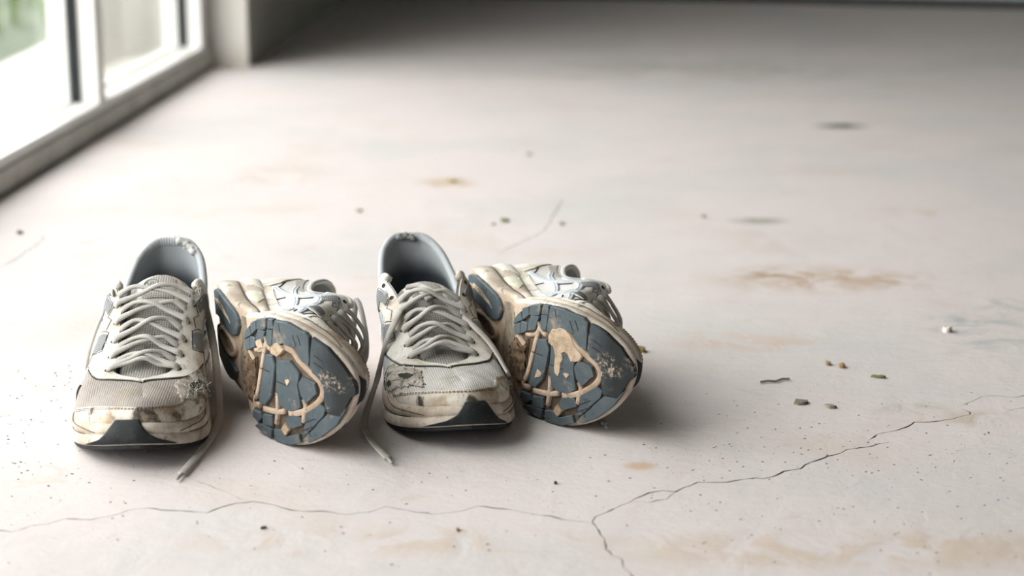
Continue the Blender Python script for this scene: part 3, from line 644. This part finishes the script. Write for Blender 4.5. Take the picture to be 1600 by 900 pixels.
    qs = np.linspace(0, 9.2, 40)
    for a_ in qs:
        l, m_ = ploop(BK, a_), ploop(BK, 28-a_)
        for k in range(9): f_ = k/8; p = l*(1-f_)+m_*f_; p = np.array([p[0]*.95, p[1], 2.9-.25*min(1, a_/9)+.5*(2*f_-1)**2]); ins.append(sh.D(p))
    inF = [[i*9+k, i*9+k+1, (i+1)*9+k+1, (i+1)*9+k] for i in range(39) for k in range(8)]
    s.mesh('insole', ins, inF, 'insole')
    uo = [c_ for c_ in root.children if c_.name.split('.')[0] == 'upper'][0]; raw = upper_raw(*np.meshgrid(np.linspace(0, 28, 225)[:-1], np.linspace(0, 1, 35))).reshape(-1, 3); qg, vg = [g_.ravel() for g_ in np.meshgrid(np.linspace(0, 28, 225)[:-1], np.linspace(0, 1, 35))]
    fr_ = (qg > 9.0) & (qg < 19.0); ua = np.where(fr_, raw[:, 0], (1-vg)*MV*np.where(qg > 14, -1, 1)+30); uvn = np.stack([raw[:, 1], ua], 1).astype(np.float32)
    idx_ = np.zeros(len(uo.data.loops), dtype=np.int32); uo.data.loops.foreach_get('vertex_index', idx_); uo.data.uv_layers[0].data.foreach_set('uv', uvn[idx_].ravel())
    # ---- padded collar roll
    tq = np.linspace(-5.0, 5.0, 90); cp = sh.D(ploop(TK, tq)+np.concatenate([-out2d(tq)*.16, np.zeros((90, 1))], 1)+np.array([0, 0, -.02]))
    cu = sh.D(ploop(TK, tq)+np.array([0, 0, 1.]))-sh.D(ploop(TK, tq))
    s.sweep('collar', cp, cu, .34 if not lying else .26, .42 if not lying else .3, 'collar_rib' if not lying else 'mesh_pale', n=12, step=.3)
    for s0, s1 in ((4.9, 6.25), (-6.25, -4.9)):
        tq = np.linspace(s0, s1, 16); cp2 = sh.D(ploop(TK, tq)+np.concatenate([-out2d(tq)*.12, np.zeros((16, 1))], 1)); cu2 = sh.D(ploop(TK, tq)+np.array([0, 0, 1.]))-sh.D(ploop(TK, tq))
        s.sweep('collar_end', cp2, cu2, .33, .40, 'leather', n=12, step=.3)
    # ---- overlays
    es = [(5.2,.86),(5.6,.72),(6.3,.60),(6.9,.60),(7.3,.48),(7.7,.40),(8.4,.46),(9.2,.60),(10.0,.75),(10.8,.90),(11.42,1.0)]
    top = [(11.0,1.0),(10.75,.985),(10.0,.975),(8.8,.975),(7.5,.975),(6.3,.975),(5.3,.97)]
    for m in (lambda L: L, med):
        s.patch('eyestay', m(es+top), 'leather', .02, .11, step=.34, smooth=False)
        s.ribbon('seam', m([(7.35,.455),(7.7,.38),(8.4,.44),(9.2,.58),(10.0,.73),(10.8,.88),(11.40,.985)]), 'seam', .09, .05, prof=((-1,-.1),(-.6,.03),(.6,.03),(1,-.1)))
    # toe cap
    tc = [(10.0,.02),(10.25,.16),(11.2,.28),(12.2,.36),(13.2,.40),(14,.40),(14.9,.41),(15.8,.38),(16.6,.40),(17.3,.44),(18.0,.34),(18.3,.14),(18.4,.02)]
    s.patch('toe_cap', tc+[(16,.0),(14,.0),(12,.0)], 'toe_leather', .0, .065, step=.36, smooth=False)
    for dv in (.035, .062): 
        st = [(t, v-dv) for t, v in tc[1:-1]]
        p = resample(np.array(st)*np.array([MQ, MV]), .12); q, v = p[:, 0]/MQ, p[:, 1]/MV; PP = sh.upper(q, v)+norms(sh.upper, q, v, sg)*.075; N = norms(sh.upper, q, v, sg)
        V, F = [], []
        for i in range(0, len(PP)-2, 3):
            t_ = PP[i+2]-PP[i]; c_ = np.cross(N[i], t_); c_ = c_/np.linalg.norm(c_)*.032; b = len(V)
            V += [PP[i]-c_, PP[i]+c_, PP[i+2]+c_, PP[i+2]-c_, PP[i]+N[i]*.05, PP[i+2]+N[i]*.05]; F += [[b, b+4, b+5, b+3], [b+1, b+2, b+5, b+4], [b, b+1, b+4], [b+3, b+5, b+2]]
        tag(s.mesh('stitching', V, F, 'stitch'), kind='stuff')
    # heel counter and side panels
    hc = [(3.2,.02),(3.0,.35),(2.4,.62),(1.2,.74),(0,.78),(-1.2,.74),(-2.4,.62),(-3.0,.35),(-3.2,.02),(0,.0)]
    s.patch('heel_counter', hc, 'leather', .0, .13, step=.4, smooth=False)
    for mir in (0, 1):
        m = med if mir else (lambda L: L)
        s.patch('foxing', m([(3.0,.02),(3.2,.20),(5.0,.16),(7.0,.15),(9.2,.14),(10.4,.10),(10.5,.0),(7,.0)]), 'leather', .0, .10, step=.4, smooth=False)
        # silver stripes of the side emblem: two long bars and two crossing bars with square ends at the eyestay
        s.ribbon('side_stripe', m([(3.5,.78),(4.2,.60),(5.0,.42),(5.9,.24),(6.9,.06)]), 'stripe', .55 if lying else .62, .03 if lying else .06)
        s.ribbon('side_stripe', m([(4.3,.86),(5.1,.70),(6.1,.55),(7.2,.44),(8.3,.33),(8.9,.14)]), 'stripe', .55 if lying else .62, .03 if lying else .06)
        s.ribbon('side_stripe', m([(3.3,.22),(4.2,.42),(5.0,.58),(6.0,.74),(6.75,.86)]), 'stripe', .55, .08)
        s.ribbon('side_stripe', m([(5.1,.10),(6.0,.30),(6.9,.48),(7.6,.62),(8.25,.78)]), 'stripe', .55, .08)
        s.patch('stripe_tab', m([(5.9,.58),(6.15,.80),(6.85,.84),(6.9,.74),(6.5,.70),(6.4,.56)]), 'stripe_dark', .13, .06, step=.3, smooth=False)
        s.patch('stripe_tab', m([(7.3,.54),(7.85,.78),(8.4,.73),(8.2,.58),(7.8,.44)]), 'stripe_dark', .13, .06, step=.3, smooth=False)
        for L in ([] if lying else [[(5.9,.62),(6.1,.82),(6.9,.86),(7.05,.74),(7.35,.82),(7.6,.74)], [(7.3,.60),(7.8,.80),(8.5,.74),(8.3,.60),(7.9,.46),(8.3,.30)]])+[[(3.6,.12),(3.3,.35),(2.9,.45)], [(4.3,.06),(4.4,.34)], [(5.4,.30),(5.0,.48),(5.5,.56)], [(8.6,.02),(8.3,.14),(7.6,.26)], [(9.0,.05),(9.3,.26),(9.5,.42)]]:
            s.ribbon('seam', m(L), 'seam', .06 if lying else .075, .05 if lying else .13, prof=((-1,-.12),(-.6,.04),(.6,.04),(1,-.12)), smooth=False)
        s.patch('collar_panel', m([(2.6,.66),(2.5,.86),(4.2,.90),(5.1,.88),(5.3,.80),(4.0,.76)]), 'mesh_grey', .0, .07, step=.4, smooth=False)
        # moulded details of the midsole wall
        s.patch('foam_panel', m([(.9,.62),(1.0,.92),(2.4,.96),(3.4,.90),(3.1,.62),(2.0,.55)]), 'foam_pale', .0, .07, f=sh.mid, step=.3, smooth=False)
        s.patch('gel_insert', m([(3.6,.52),(3.7,.78),(4.3,.80),(4.7,.66),(4.2,.52)]), 'foam_green', .0, .06, f=sh.mid, step=.3, smooth=False)
        s.ribbon('midsole_crease', m([(2.0,.45),(4,.42),(6,.46),(8,.5),(10,.46),(11.5,.48)]), 'seam', .07, .03, f=sh.mid, prof=((-1,-.1),(-.5,.02),(.5,.02),(1,-.1)))
        s.ribbon('midsole_crease', m([(9.6,.86),(10.6,.74),(11.4,.70),(12.2,.60)]), 'seam', .06, .03, f=sh.mid, prof=((-1,-.1),(-.5,.02),(.5,.02),(1,-.1)))
    # ---- tongue
    tl = wear.get('tongue', 0.)
    ky = [(23.2,4.05),(21,4.75),(18.5,5.7),(16,6.75),(14,7.75),(12.2,8.7-tl),(10.8,9.5-tl*1.4),(10.2,9.75-tl*1.6)]
    yy = np.array([k_[0] for k_ in ky]); zz = np.array([k_[1] for k_ in ky]); tt = np.linspace(0, 1, 40); ti = np.linspace(0, 1, len(ky))
    def tongue(name, mat, w0, w1, a0, a1, lift, thick):
        V, uv = [], []; na_ = 17; rows = [x for x in tt if a0 <= x <= a1]
        for side in (0, 1):
            for x in rows:
                y, z = np.interp(x, ti, yy), np.interp(x, ti, zz); w = w0+(w1-w0)*x
                rr = (a1-x)/.16
                if rr < 1: w = w*math.sqrt(max(.02, 1-(1-rr)**2))
                for k_ in range(na_):
                    a_ = k_/(na_-1)*2-1; e = math.sqrt(max(0, 1-abs(a_)**6))
                    zz_ = z-(.22*(a_*w)**2/2.0)*(.5+.3*x)+lift+(thick*e/2 if side == 0 else -thick*e/2)
                    V.append(sh.D(np.array([a_*w-.1, y-(.3*thick if side == 0 else 0)*x, zz_]))); uv.append((a_*w, x*14))
        r = len(rows); F = []
        for side in (0, 1):
            for i in range(r-1):
                for k_ in range(na_-1):
                    b = side*r*na_+i*na_+k_; F.append([b, b+1, b+na_+1, b+na_])
        return s.mesh(name, V, F, mat, np.array(uv))
    tongue('tongue', 'mesh_grey', 1.9, 2.5, 0, 1, 0, .55)
    tongue('tongue_border', 'leather', 1.3, 2.15, .62, .985, .10, .62)
    tongue('tongue_panel', 'mesh_grey', 1.0, 1.75, .66, .95, .17, .62)
    # oval tongue emblem with an embossed scrawl
    if not lying:
        def tp(x, y, h_):
            xx = np.interp(-y, -yy, ti); z = np.interp(xx, ti, zz); return sh.D(np.array([x-.1, y-.25, z-(.22*x**2/2)*.75+.17+.31+h_]))
        ov = [tp(.75+.55*math.cos(a_), 11.35+.42*math.sin(a_), .03) for a_ in np.linspace(0, 2*math.pi, 25)]
        s.sweep('tongue_emblem', ov, [(0, -.6, .8)]*25, .05, .05, 'stripe_dark', step=.1, n=6)
        sc = [tp(.75+x, 11.35+.16*math.sin(x*14), .03) for x in np.linspace(-.4, .4, 22)]
        s.sweep('tongue_emblem', sc, [(0, -.6, .8)]*22, .05, .05, 'stripe_dark', step=.08, n=6)
    # ---- eyelets and laces
    ET = [9.75, 9.0, 8.3, 7.6, 6.95, 6.35]
    def E(t, side, v=.885, h_=.12):
        q = np.array([t if side == 0 else 28-t]); vv = np.array([v]); return sh.upper(q, vv)[0]+norms(sh.upper, q, vv, sg)[0]*h_
    def U(t, side, v=.885): q = np.array([t if side == 0 else 28-t]); return norms(sh.upper, q, np.array([v]), sg)[0]
    for t in ET:
        for sd in (0, 1):
            c_ = E(t, sd, .90, .125); n_ = U(t, sd); x_ = np.cross(n_, [0, 0, 1.]); x_ /= np.linalg.norm(x_); y_ = np.cross(n_, x_)
            s.mesh('eyelet', [c_+n_*.03+(x_*math.cos(k_*.628)+y_*math.sin(k_*.628))*.2 for k_ in range(10)]+[c_-n_*.05+(x_*math.cos(k_*.628)+y_*math.sin(k_*.628))*.24 for k_ in range(10)], [list(range(10))]+[[k_, (k_+1) % 10, 10+(k_+1) % 10, 10+k_] for k_ in range(10)], 'seam')
    arch = wear.get('arch', .55); a_l, b_l = .33, .17
    def mid_top(t0, t1, f_, h_):
        a_ = ploop(TK, np.array([t0]))[0]; b_ = ploop(TK, np.array([28-t1]))[0]; p = a_*(1-f_)+b_*f_; 
        return sh.D(p+np.array([0, 0, h_])), sh.D(p+np.array([0, 0, h_+1]))-sh.D(p+np.array([0, 0, h_]))
    def bar(t0, t1, sd, over, k_, seed):
        r_ = np.random.RandomState(seed); j = lambda: r_.uniform(-.08, .08)
        pts, ups = [E(t0, sd, .90, -.1), E(t0, sd, .915, .22), E(t0, sd, .955, .36)], [U(t0, sd)]*3
        for f_, hh in ((.22, .30+arch*.65), (.5, .34+arch+(.16 if over else -.04)), (.78, .22+arch*.5)):
            ff = f_ if sd == 0 else 1-f_; ta, tb = (t0, t1) if sd == 0 else (t1, t0)
            p, u = mid_top(ta, tb, ff, hh+j()); pts.append(p); ups.append(u)
        if k_ == 'end': pts += [E(t1, 1-sd, .955, .36), E(t1, 1-sd, .915, .22), E(t1, 1-sd, .90, -.1)]; ups += [U(t1, 1-sd)]*3
        else:
            tm = t0+.62*(t1-t0); pts += [E(tm, 1-sd, .985, .02), E(tm, 1-sd, .93, -.36)]; ups += [U(tm, 1-sd)]*2
        return s.sweep('lace', pts, ups, a_l, b_l, 'lace')
    bar(ET[0], ET[0], 0, True, 'end', wear['seed'])
    for i in range(5):
        if (wear.get('skip') or {}).get(i): continue
        bar(ET[i], ET[i+1], 0, i % 2 == 0, '', wear['seed']+i*2+1); bar(ET[i], ET[i+1], 1, i % 2 == 1, '', wear['seed']+i*2+2)
    # loose lace ends: way points given in the room
    for pts in wear.get('ends', []):
        start, w, ag = pts[0], pts[1:-1], pts[-1]
        if start[0] == 'E': 
            p0 = [E(start[1], start[2], .90, -.1), E(start[1], start[2], .90, .30)]; u0 = [U(start[1], start[2])]*2
        elif start[0] == '-': p0, u0 = [], []
        else: p0 = [loc(start[1])]; u0 = [np.array(INV.to_3x3() @ Vector((0, -.5, .85)))]
        w2 = []
        for p, u in w:
            if p == 'S':                                             # rests on the shoe under this line of sight
                px, py, lift = u; d_ = (along(px, py, 1.6)-Vector((0, 0, CAM_H))).normalized(); inv3 = INV.to_3x3()
                best = None; o_l, d_l = INV @ Vector((0, 0, CAM_H)), (inv3 @ d_)
                for ob in [c_ for c_ in root.children if c_.name.split('.')[0] in ('upper', 'eyestay', 'toe_cap', 'tongue', 'foxing', 'midsole')]:
                    ok, h_, n_, _ = ob.ray_cast(o_l, d_l)
                    if ok and (best is None or (h_-o_l).length < best[0]): best = ((h_-o_l).length, h_, n_)
                if best is None: continue
                n_ = best[2] if best[2].dot(d_l) < 0 else -best[2]
                w2.append((root.matrix_world @ (best[1]+n_*lift*s.S), M.to_3x3() @ n_))
            else: w2.append((p, u))
        w = w2
        L = p0+[loc(p) for p, u in w]; UU = u0+[np.array(INV.to_3x3() @ Vector(u)) for p, u in w]
        o = s.sweep('lace_end', L, UU, a_l, b_l*.9, 'lace')
        if ag:
            p1, p2 = np.array(L[-1]), np.array(L[-1])+(np.array(L[-1])-np.array(L[-2]))/np.linalg.norm(np.array(L[-1])-np.array(L[-2]))*1.15
            s.sweep('aglet', [p1-(p2-p1)*.1, p1*.5+p2*.5, p2], [UU[-1]]*3, .13, .11, 'aglet', parent=o)
    # ---- wear: torn cloth and frayed threads
    def threads(cq, cv, dq, dv, n, seed, ln=(.06,.26)):
        r_ = np.random.RandomState(seed); V, F = [], []
        for _ in range(n):
            q, v = np.array([cq+r_.normal(0, dq)]), np.clip(np.array([cv+r_.normal(0, dv)]), .02, .98); p = sh.upper(q, v)[0]; N = norms(sh.upper, q, v, sg)[0]
            d = N*r_.uniform(.1, .8)+r_.normal(0, .7, 3); d /= np.linalg.norm(d); k_ = r_.normal(0, .8, 3); l_ = r_.uniform(*ln); w_ = np.cross(d, N)*.045+1e-4; b = len(V); m_ = 5
            for i in range(m_):
                f_ = i/(m_-1); c_ = p+N*.1+d*l_*f_+k_*l_*f_*f_; V += [c_-w_*(1-.5*f_), c_+w_*(1-.5*f_)+N*.02]
            F += [[b+2*i, b+2*i+1, b+2*i+3, b+2*i+2] for i in range(m_-1)]
        tag(s.mesh('frayed_threads', V, F, 'thread'), kind='stuff')
    for tr in wear.get('tears', []):
        s.patch('torn_patch', tr['outline'], 'torn', .0, .12, step=.22, rag=.10, seed=tr['seed'])['label'] = 'torn frayed cloth'
        for h_ in tr.get('holes', []): s.patch('torn_hole', h_, 'seam', .10, .05, step=.25, rag=.08, seed=tr['seed']+1)
        for th_ in tr['threads']: threads(*th_, tr['seed'])
    for (t0, t1, zo, seed) in wear.get('heel_tear', []):
        r_ = np.random.RandomState(seed); V, F = [], []
        tq = np.linspace(t0, t1, 16)
        base_ = ploop(TK, tq)
        pts = sh.D(base_+np.concatenate([-out2d(tq)*.42, np.zeros((16, 1))], 1)+np.stack([r_.normal(0, .06, 16), r_.normal(0, .06, 16), zo+r_.normal(0, .10, 16)], 1))
        s.sweep('torn_padding', pts, [(0, 0, 1)]*16, .36, .30, wear.get('pad_mat', 'torn_pale'), step=.12, n=8)['label'] = 'ripped collar padding'
        hol = sh.D(base_[4:12]+np.concatenate([-out2d(tq[4:12])*.56, np.zeros((8, 1))], 1)+np.array([0, 0, zo-.02]))
        s.sweep('torn_hole', hol, [(0, 1, .2)]*8, .16, .14, 'seam', step=.15, n=8)
        V, F = [], []
        for _ in range(26):
            p = pts[r_.randint(16)]; d = r_.normal(0, 1, 3); d /= np.linalg.norm(d); l_ = r_.uniform(.2, .6); w_ = np.cross(d, [0, 0, 1.])*.03; b = len(V)
            for i in range(4): c_ = p+d*(.2+l_*i/3)+np.array([0, 0, .1*i*i/9]); V += [c_-w_, c_+w_]
            F += [[b+2*i, b+2*i+1, b+2*i+3, b+2*i+2] for i in range(3)]
        tag(s.mesh('frayed_threads', V, F, 'thread'), kind='stuff')
    return root
# ------------------------------------------------------------------ the four shoes (sizes in cm inside, placed in metres)
G1, G2 = 'worn running shoes in a row', None
fl = lambda px, py, z=.003: tuple(at(px, py, z))
Z1 = (0, 0, 1)
UPC = (0, -.5, .85)
make_shoe('running_shoe', 'leftmost upright running shoe, frayed on the right of its toe, one lace end trailing right', G1,
  dict(X=-.3238, Y=1.6935, yaw=184.4, roll=0, pitch=0, S=1.074, bend=20, y0=17., power=1.2, mirror=False, lean=-.08),
  dict(seed=3, mesh='mesh', wrinkle=.06, toe_q=13.6, arch=.35,
   tears=[dict(outline=[(16.6,.42),(17.3,.66),(18.2,.74),(18.8,.60),(18.9,.30),(18.5,.16),(17.6,.30),(17.0,.36)], seed=4, holes=[[(17.5,.50),(17.8,.58),(18.2,.54),(18.0,.44)]], threads=[(17.8,.46,.30,.07,90),(18.7,.3,.10,.10,40),(17.2,.42,.3,.03,40)])],
   heel_tear=[(-1.75,-.35,.05,5)],
   ends=[[('E',6.35,1), (tuple(along(318,468,1.602)),(.3,-.8,.5)), (tuple(along(330,520,1.560)),(.3,-.9,.3)), (tuple(along(338,572,1.525)),(.5,-.8,.2)), (fl(343,640,.008),(.5,-.5,.6)), (fl(334,676),Z1), (fl(312,707),Z1), (fl(284,740),Z1), True],
         [('E',6.35,0), (tuple(along(182,458,1.63)),(-.4,-.4,.8)), (tuple(along(160,492,1.62)),(-.9,-.3,.2)), (tuple(along(140,545,1.61)),(-.9,-.4,.1)), (fl(136,584),(-.6,-.3,.7)), (fl(142,612),Z1), None]]))
make_shoe('running_shoe', 'running shoe fallen on its side between the two upright shoes, grey-blue tread facing left', G1,
  dict(X=-.27, Y=1.638, yaw=198., roll=-87.4, pitch=-1.6, S=1.0, bend=48, y0=13.5, power=.8, mirror=True, wx=1.02, wy=.92),
  dict(seed=11, wrinkle=.03, arch=1.0, mud=[[(-.6,22.6),(-.3,23.0),(.2,22.7),(-.2,22.3)], [(-2.9,20.6),(-2.3,20.3),(-2.2,21.4),(-2.9,22.6),(-3.2,21.6)], [(-2.6,18.2),(-2.0,18.6),(-2.6,19.4),(-3.1,19.0)]],
   ends=[[('E',6.35,0), (tuple(along(556,472,1.62)),(.6,-.6,.5)), (tuple(along(571,515,1.585)),(.8,-.6,.1)), (tuple(along(571,560,1.57)),(.7,-.7,.1)), (fl(560,596,.006),(.3,-.3,.9)), (fl(548,612,.004),Z1), None]]))
make_shoe('running_shoe', 'middle upright running shoe, torn on the left of its toe, laces hanging both sides', G1,
  dict(X=-.0885, Y=1.7325, yaw=188.9, roll=0, pitch=0, S=1.046, bend=20, y0=17., power=1.2, mirror=False, lean=.13),
  dict(seed=23, mesh='mesh_mid', skip={4: 1}, wrinkle=.085, toe_q=14.2, toe_flip=True, arch=.5, tongue=.8,
   tears=[dict(outline=[(11.9,.44),(11.2,.62),(10.5,.70),(9.7,.62),(9.3,.40),(9.4,.20),(10.0,.16),(10.6,.30),(11.3,.40)], seed=8, holes=[[(10.3,.50),(10.5,.58),(10.9,.55),(10.7,.46)], [(9.8,.22),(9.9,.34),(10.15,.30)]], threads=[(10.4,.5,.4,.10,45),(9.6,.3,.2,.12,30),(18.3,.2,.15,.08,20)]),
          dict(outline=[(5.3,.93),(5.7,.99),(6.3,.98),(6.6,.92),(6.1,.86),(5.6,.88)], seed=9, holes=[], threads=[(5.8,.95,.3,.04,25)])],
   heel_tear=[(-.35,.75,.0,15)], pad_mat='stripe_dark',
   ends=[[('-',), ('S',(672,476,.5)), ('S',(655,466,.8)), ('S',(640,478,.8)), ('S',(622,505,.45)), ('S',(608,540,.4)), (tuple(along(590,590,1.548)),(-.7,-.6,.2)), (fl(577,630,.012),(-.5,-.5,.7)), (fl(569,662),Z1), (fl(580,687),Z1), (fl(606,716),Z1), True],
         [('-',), ('S',(638,456,.5)), ('S',(658,460,.9)), ('S',(680,472,.8)), ('S',(708,490,.5)), ('S',(738,516,.4)), ('S',(764,545,.4)), ('S',(782,568,.45)), ('S',(790,588,.3)), None]]))
make_shoe('running_shoe', 'rightmost running shoe on its side, tread with a pale worn patch facing the viewer', G1,
  dict(X=-.042, Y=1.688, yaw=196.6, roll=-86.8, pitch=-2.6, S=.99, bend=50, y0=13.5, power=.8, mirror=True, wx=1.02, wy=.92),
  dict(seed=37, wrinkle=.03, arch=.9,
   mud=[[(-2.7,21.1),(-3.3,22.1),(-3.3,23.6),(-2.3,24.3),(-1.4,25.2),(-.8,24.7),(-.8,23.7),(-1.5,22.9),(-.7,21.9),(-1.7,21.7),(-1.9,21.0)], [(-1.6,21.8),(-.6,21.7),(.6,21.5),(.8,22.1),(-.3,22.6),(-1.3,22.7)], [(.2,22.9),(.5,23.5),(.9,23.2),(.6,22.7)], [(.9,19.3),(1.7,19.0),(1.5,19.7),(.9,19.9)]],
   ends=[[('P',(.07,1.60,.03)), (fl(935,640),Z1), (fl(945,662),Z1), True]]))
# ------------------------------------------------------------------ litter on the floor
def chip(name, px, py, w, d, h, ang, colr, label, cat, group=None, seed=0, pts=9):
    r_ = random.Random(seed); p = at(px, py); V = []; n = pts; s_ = px_m = (p-Vector((0, 0, CAM_H))).length/FPX
    for k_, zz in ((0, 0), (1, 1)):
        for i in range(n):
            a_ = 2*math.pi*i/n; rr = (.8+.4*r_.random()) if k_ == 0 else rr_[i]*.86
            if k_ == 0: rr_ = (rr_ if i else [])+[rr]
            x, y = math.cos(a_)*w*s_/2*rr, math.sin(a_)*d/2*rr; c_, s2 = math.cos(ang), math.sin(ang)
            V.append((x*c_-y*s2, x*s2+y*c_, zz*h*(.7+.6*r_.random())+.0001))
    V.append((0, 0, h*1.05)); F = [[i, (i+1) % n, n+(i+1) % n, n+i] for i in range(n)]+[[n+i, n+(i+1) % n, 2*n] for i in range(n)]+[list(range(n))[::-1]]
    o = me_obj(name, V, F, dirty(name+'_colour', colr, tuple(x*.6 for x in colr), tuple(x*.3 for x in colr), 150, .45, .65, 320, .55, .7).m, smooth=False); o.location = p; return tag(o, label, cat, group)
chip('paint_flake', 1252, 630, 26, .013, .0025, .1, (.26,.25,.19), 'larger grey-green flake lying on the concrete right of the shoes', 'flake', seed=1)
chip('paint_flake', 1297, 636, 20, .010, .002, -.5, (.36,.34,.27), 'smaller grey flake just right of the larger flake on the floor', 'flake', seed=2)
chip('dry_leaf', 1374, 590, 24, .006, .002, -.35, (.22,.21,.09), 'narrow olive leaf scrap on the floor behind the two flakes', 'leaf', seed=3)
chip('crumb', 1294, 570, 9, .008, .003, 0, (.36,.26,.14), 'smaller tan crumb on the floor behind the flakes', 'crumb', seed=4)
chip('crumb', 1316, 574, 11, .009, .003, .3, (.38,.26,.13), 'larger tan crumb beside the olive leaf scrap', 'crumb', seed=5)
chip('pebble', 1480, 518, 14, .012, .005, 0, (.74,.69,.62), 'pale pebble at the far right beside a bluish stain', 'pebble', seed=6)
chip('dry_leaf', 788, 346, 16, .014, .003, .6, (.17,.16,.06), 'dark olive leaf curl on the floor behind the middle shoes', 'leaf', seed=7)
chip('dry_leaf', 770, 351, 10, .010, .002, 0, (.46,.40,.27), 'pale leaf scrap touching the dark olive leaf curl', 'leaf', seed=8)
chip('dry_leaf', 705, 284, 20, .016, .002, .2, (.45,.32,.16), 'brown blurred leaf scrap furthest behind the middle shoe', 'leaf', seed=9)
chip('crumb', 877, 351, 8, .008, .003, 0, (.33,.29,.20), 'small crumb on the floor by the faint crack behind the shoes', 'crumb', seed=10)
chip('crumb', 1098, 339, 8, .009, .003, 0, (.28,.26,.19), 'lone dark crumb on the blurred floor behind the rightmost shoe', 'crumb', seed=11)
chip('crumb', 826, 242, 9, .014, .003, 0, (.36,.33,.25), 'crumb on the far floor above the middle of the photo', 'crumb', seed=12)
chip('dry_leaf', 1316, 197, 30, .02, .002, 0, (.10,.11,.085), 'dark flat leaf on the far floor at the upper right', 'leaf', seed=13)
chip('dry_leaf', 1002, 549, 16, .012, .004, .2, (.34,.26,.10), 'curled yellow-brown leaf tip beside the toe of the rightmost shoe', 'leaf', seed=14)
chip('crumb', 31, 365, 9, .010, .003, .4, (.12,.13,.12), 'dark crumb at the left edge of the floor near the door', 'crumb', seed=15)
chip('crumb', 715, 829, 7, .004, .002, .2, (.30,.23,.14), 'brown crumb on the near floor below the long crack', 'crumb', seed=16)
chip('wood_splinter', 412, 826, 11, .003, .0015, .7, (.12,.09,.07), 'dark splinter on the near floor below the crack', 'splinter', seed=17, pts=6)
chip('wood_splinter', 868, 756, 7, .003, .0015, -.8, (.05,.04,.035), 'black splinter on the floor in front of the rightmost shoe', 'splinter', seed=18, pts=6)
chip('crumb', 560, 330, 14, .016, .002, 0, (.40,.35,.28), 'grey crumb on the blurred floor behind the second shoe', 'crumb', seed=19)
# twig
tw = [at(x, y, .0015)-at(1212, 594) for x, y in ((1188,597),(1200,595),(1212,596),(1222,592),(1234,592))]
V, F = [], []
for i, p in enumerate(tw):
    for k_ in range(5): a_ = k_*1.2566; V.append((p.x, p.y+math.cos(a_)*.0011, p.z+math.sin(a_)*.0011))
F = [[i*5+k_, i*5+(k_+1) % 5, (i+1)*5+(k_+1) % 5, (i+1)*5+k_] for i in range(len(tw)-1) for k_ in range(5)]
o = me_obj('twig', V, F, plain('dry_twig', (.26,.23,.15), .9)); o.location = at(1212, 594); tag(o, 'thin dry twig on the floor right of the rightmost shoe', 'twig')
# fine grit
r_ = random.Random(77); V, F = [], []
def grit(px, py, s_):
    p = at(px, py); b = len(V); n = 5; a0 = r_.random()*6; e = r_.uniform(1, 2.2); a1 = r_.uniform(-.6, .6)
    for i in range(n):
        a_ = a0+i*1.2566; x, y = math.cos(a_)*s_*e, math.sin(a_)*s_; V.append((p.x+x*math.cos(a1)-y*math.sin(a1), p.y+x*math.sin(a1)+y*math.cos(a1), 0))
    V.append((p.x, p.y, s_*.9)); F.extend([[b+i, b+(i+1) % n, b+n] for i in range(n)])
for _ in range(520): grit(r_.uniform(1000, 1600), r_.triangular(600, 900, 720), r_.choice((.0003,.0003,.0004,.0007)))
for _ in range(160): grit(r_.uniform(0, 1000), r_.triangular(690, 900, 745), r_.choice((.0003,.0004,.0005,.0008)))
for _ in range(60): grit(r_.uniform(0, 130), r_.uniform(560, 760), r_.choice((.0005,.0007,.0009)))
tag(me_obj('grit', V, F, plain('brown_grit', (.10,.075,.055), .95), smooth=False), 'fine dark grit scattered over the near concrete', 'grit', kind='stuff')
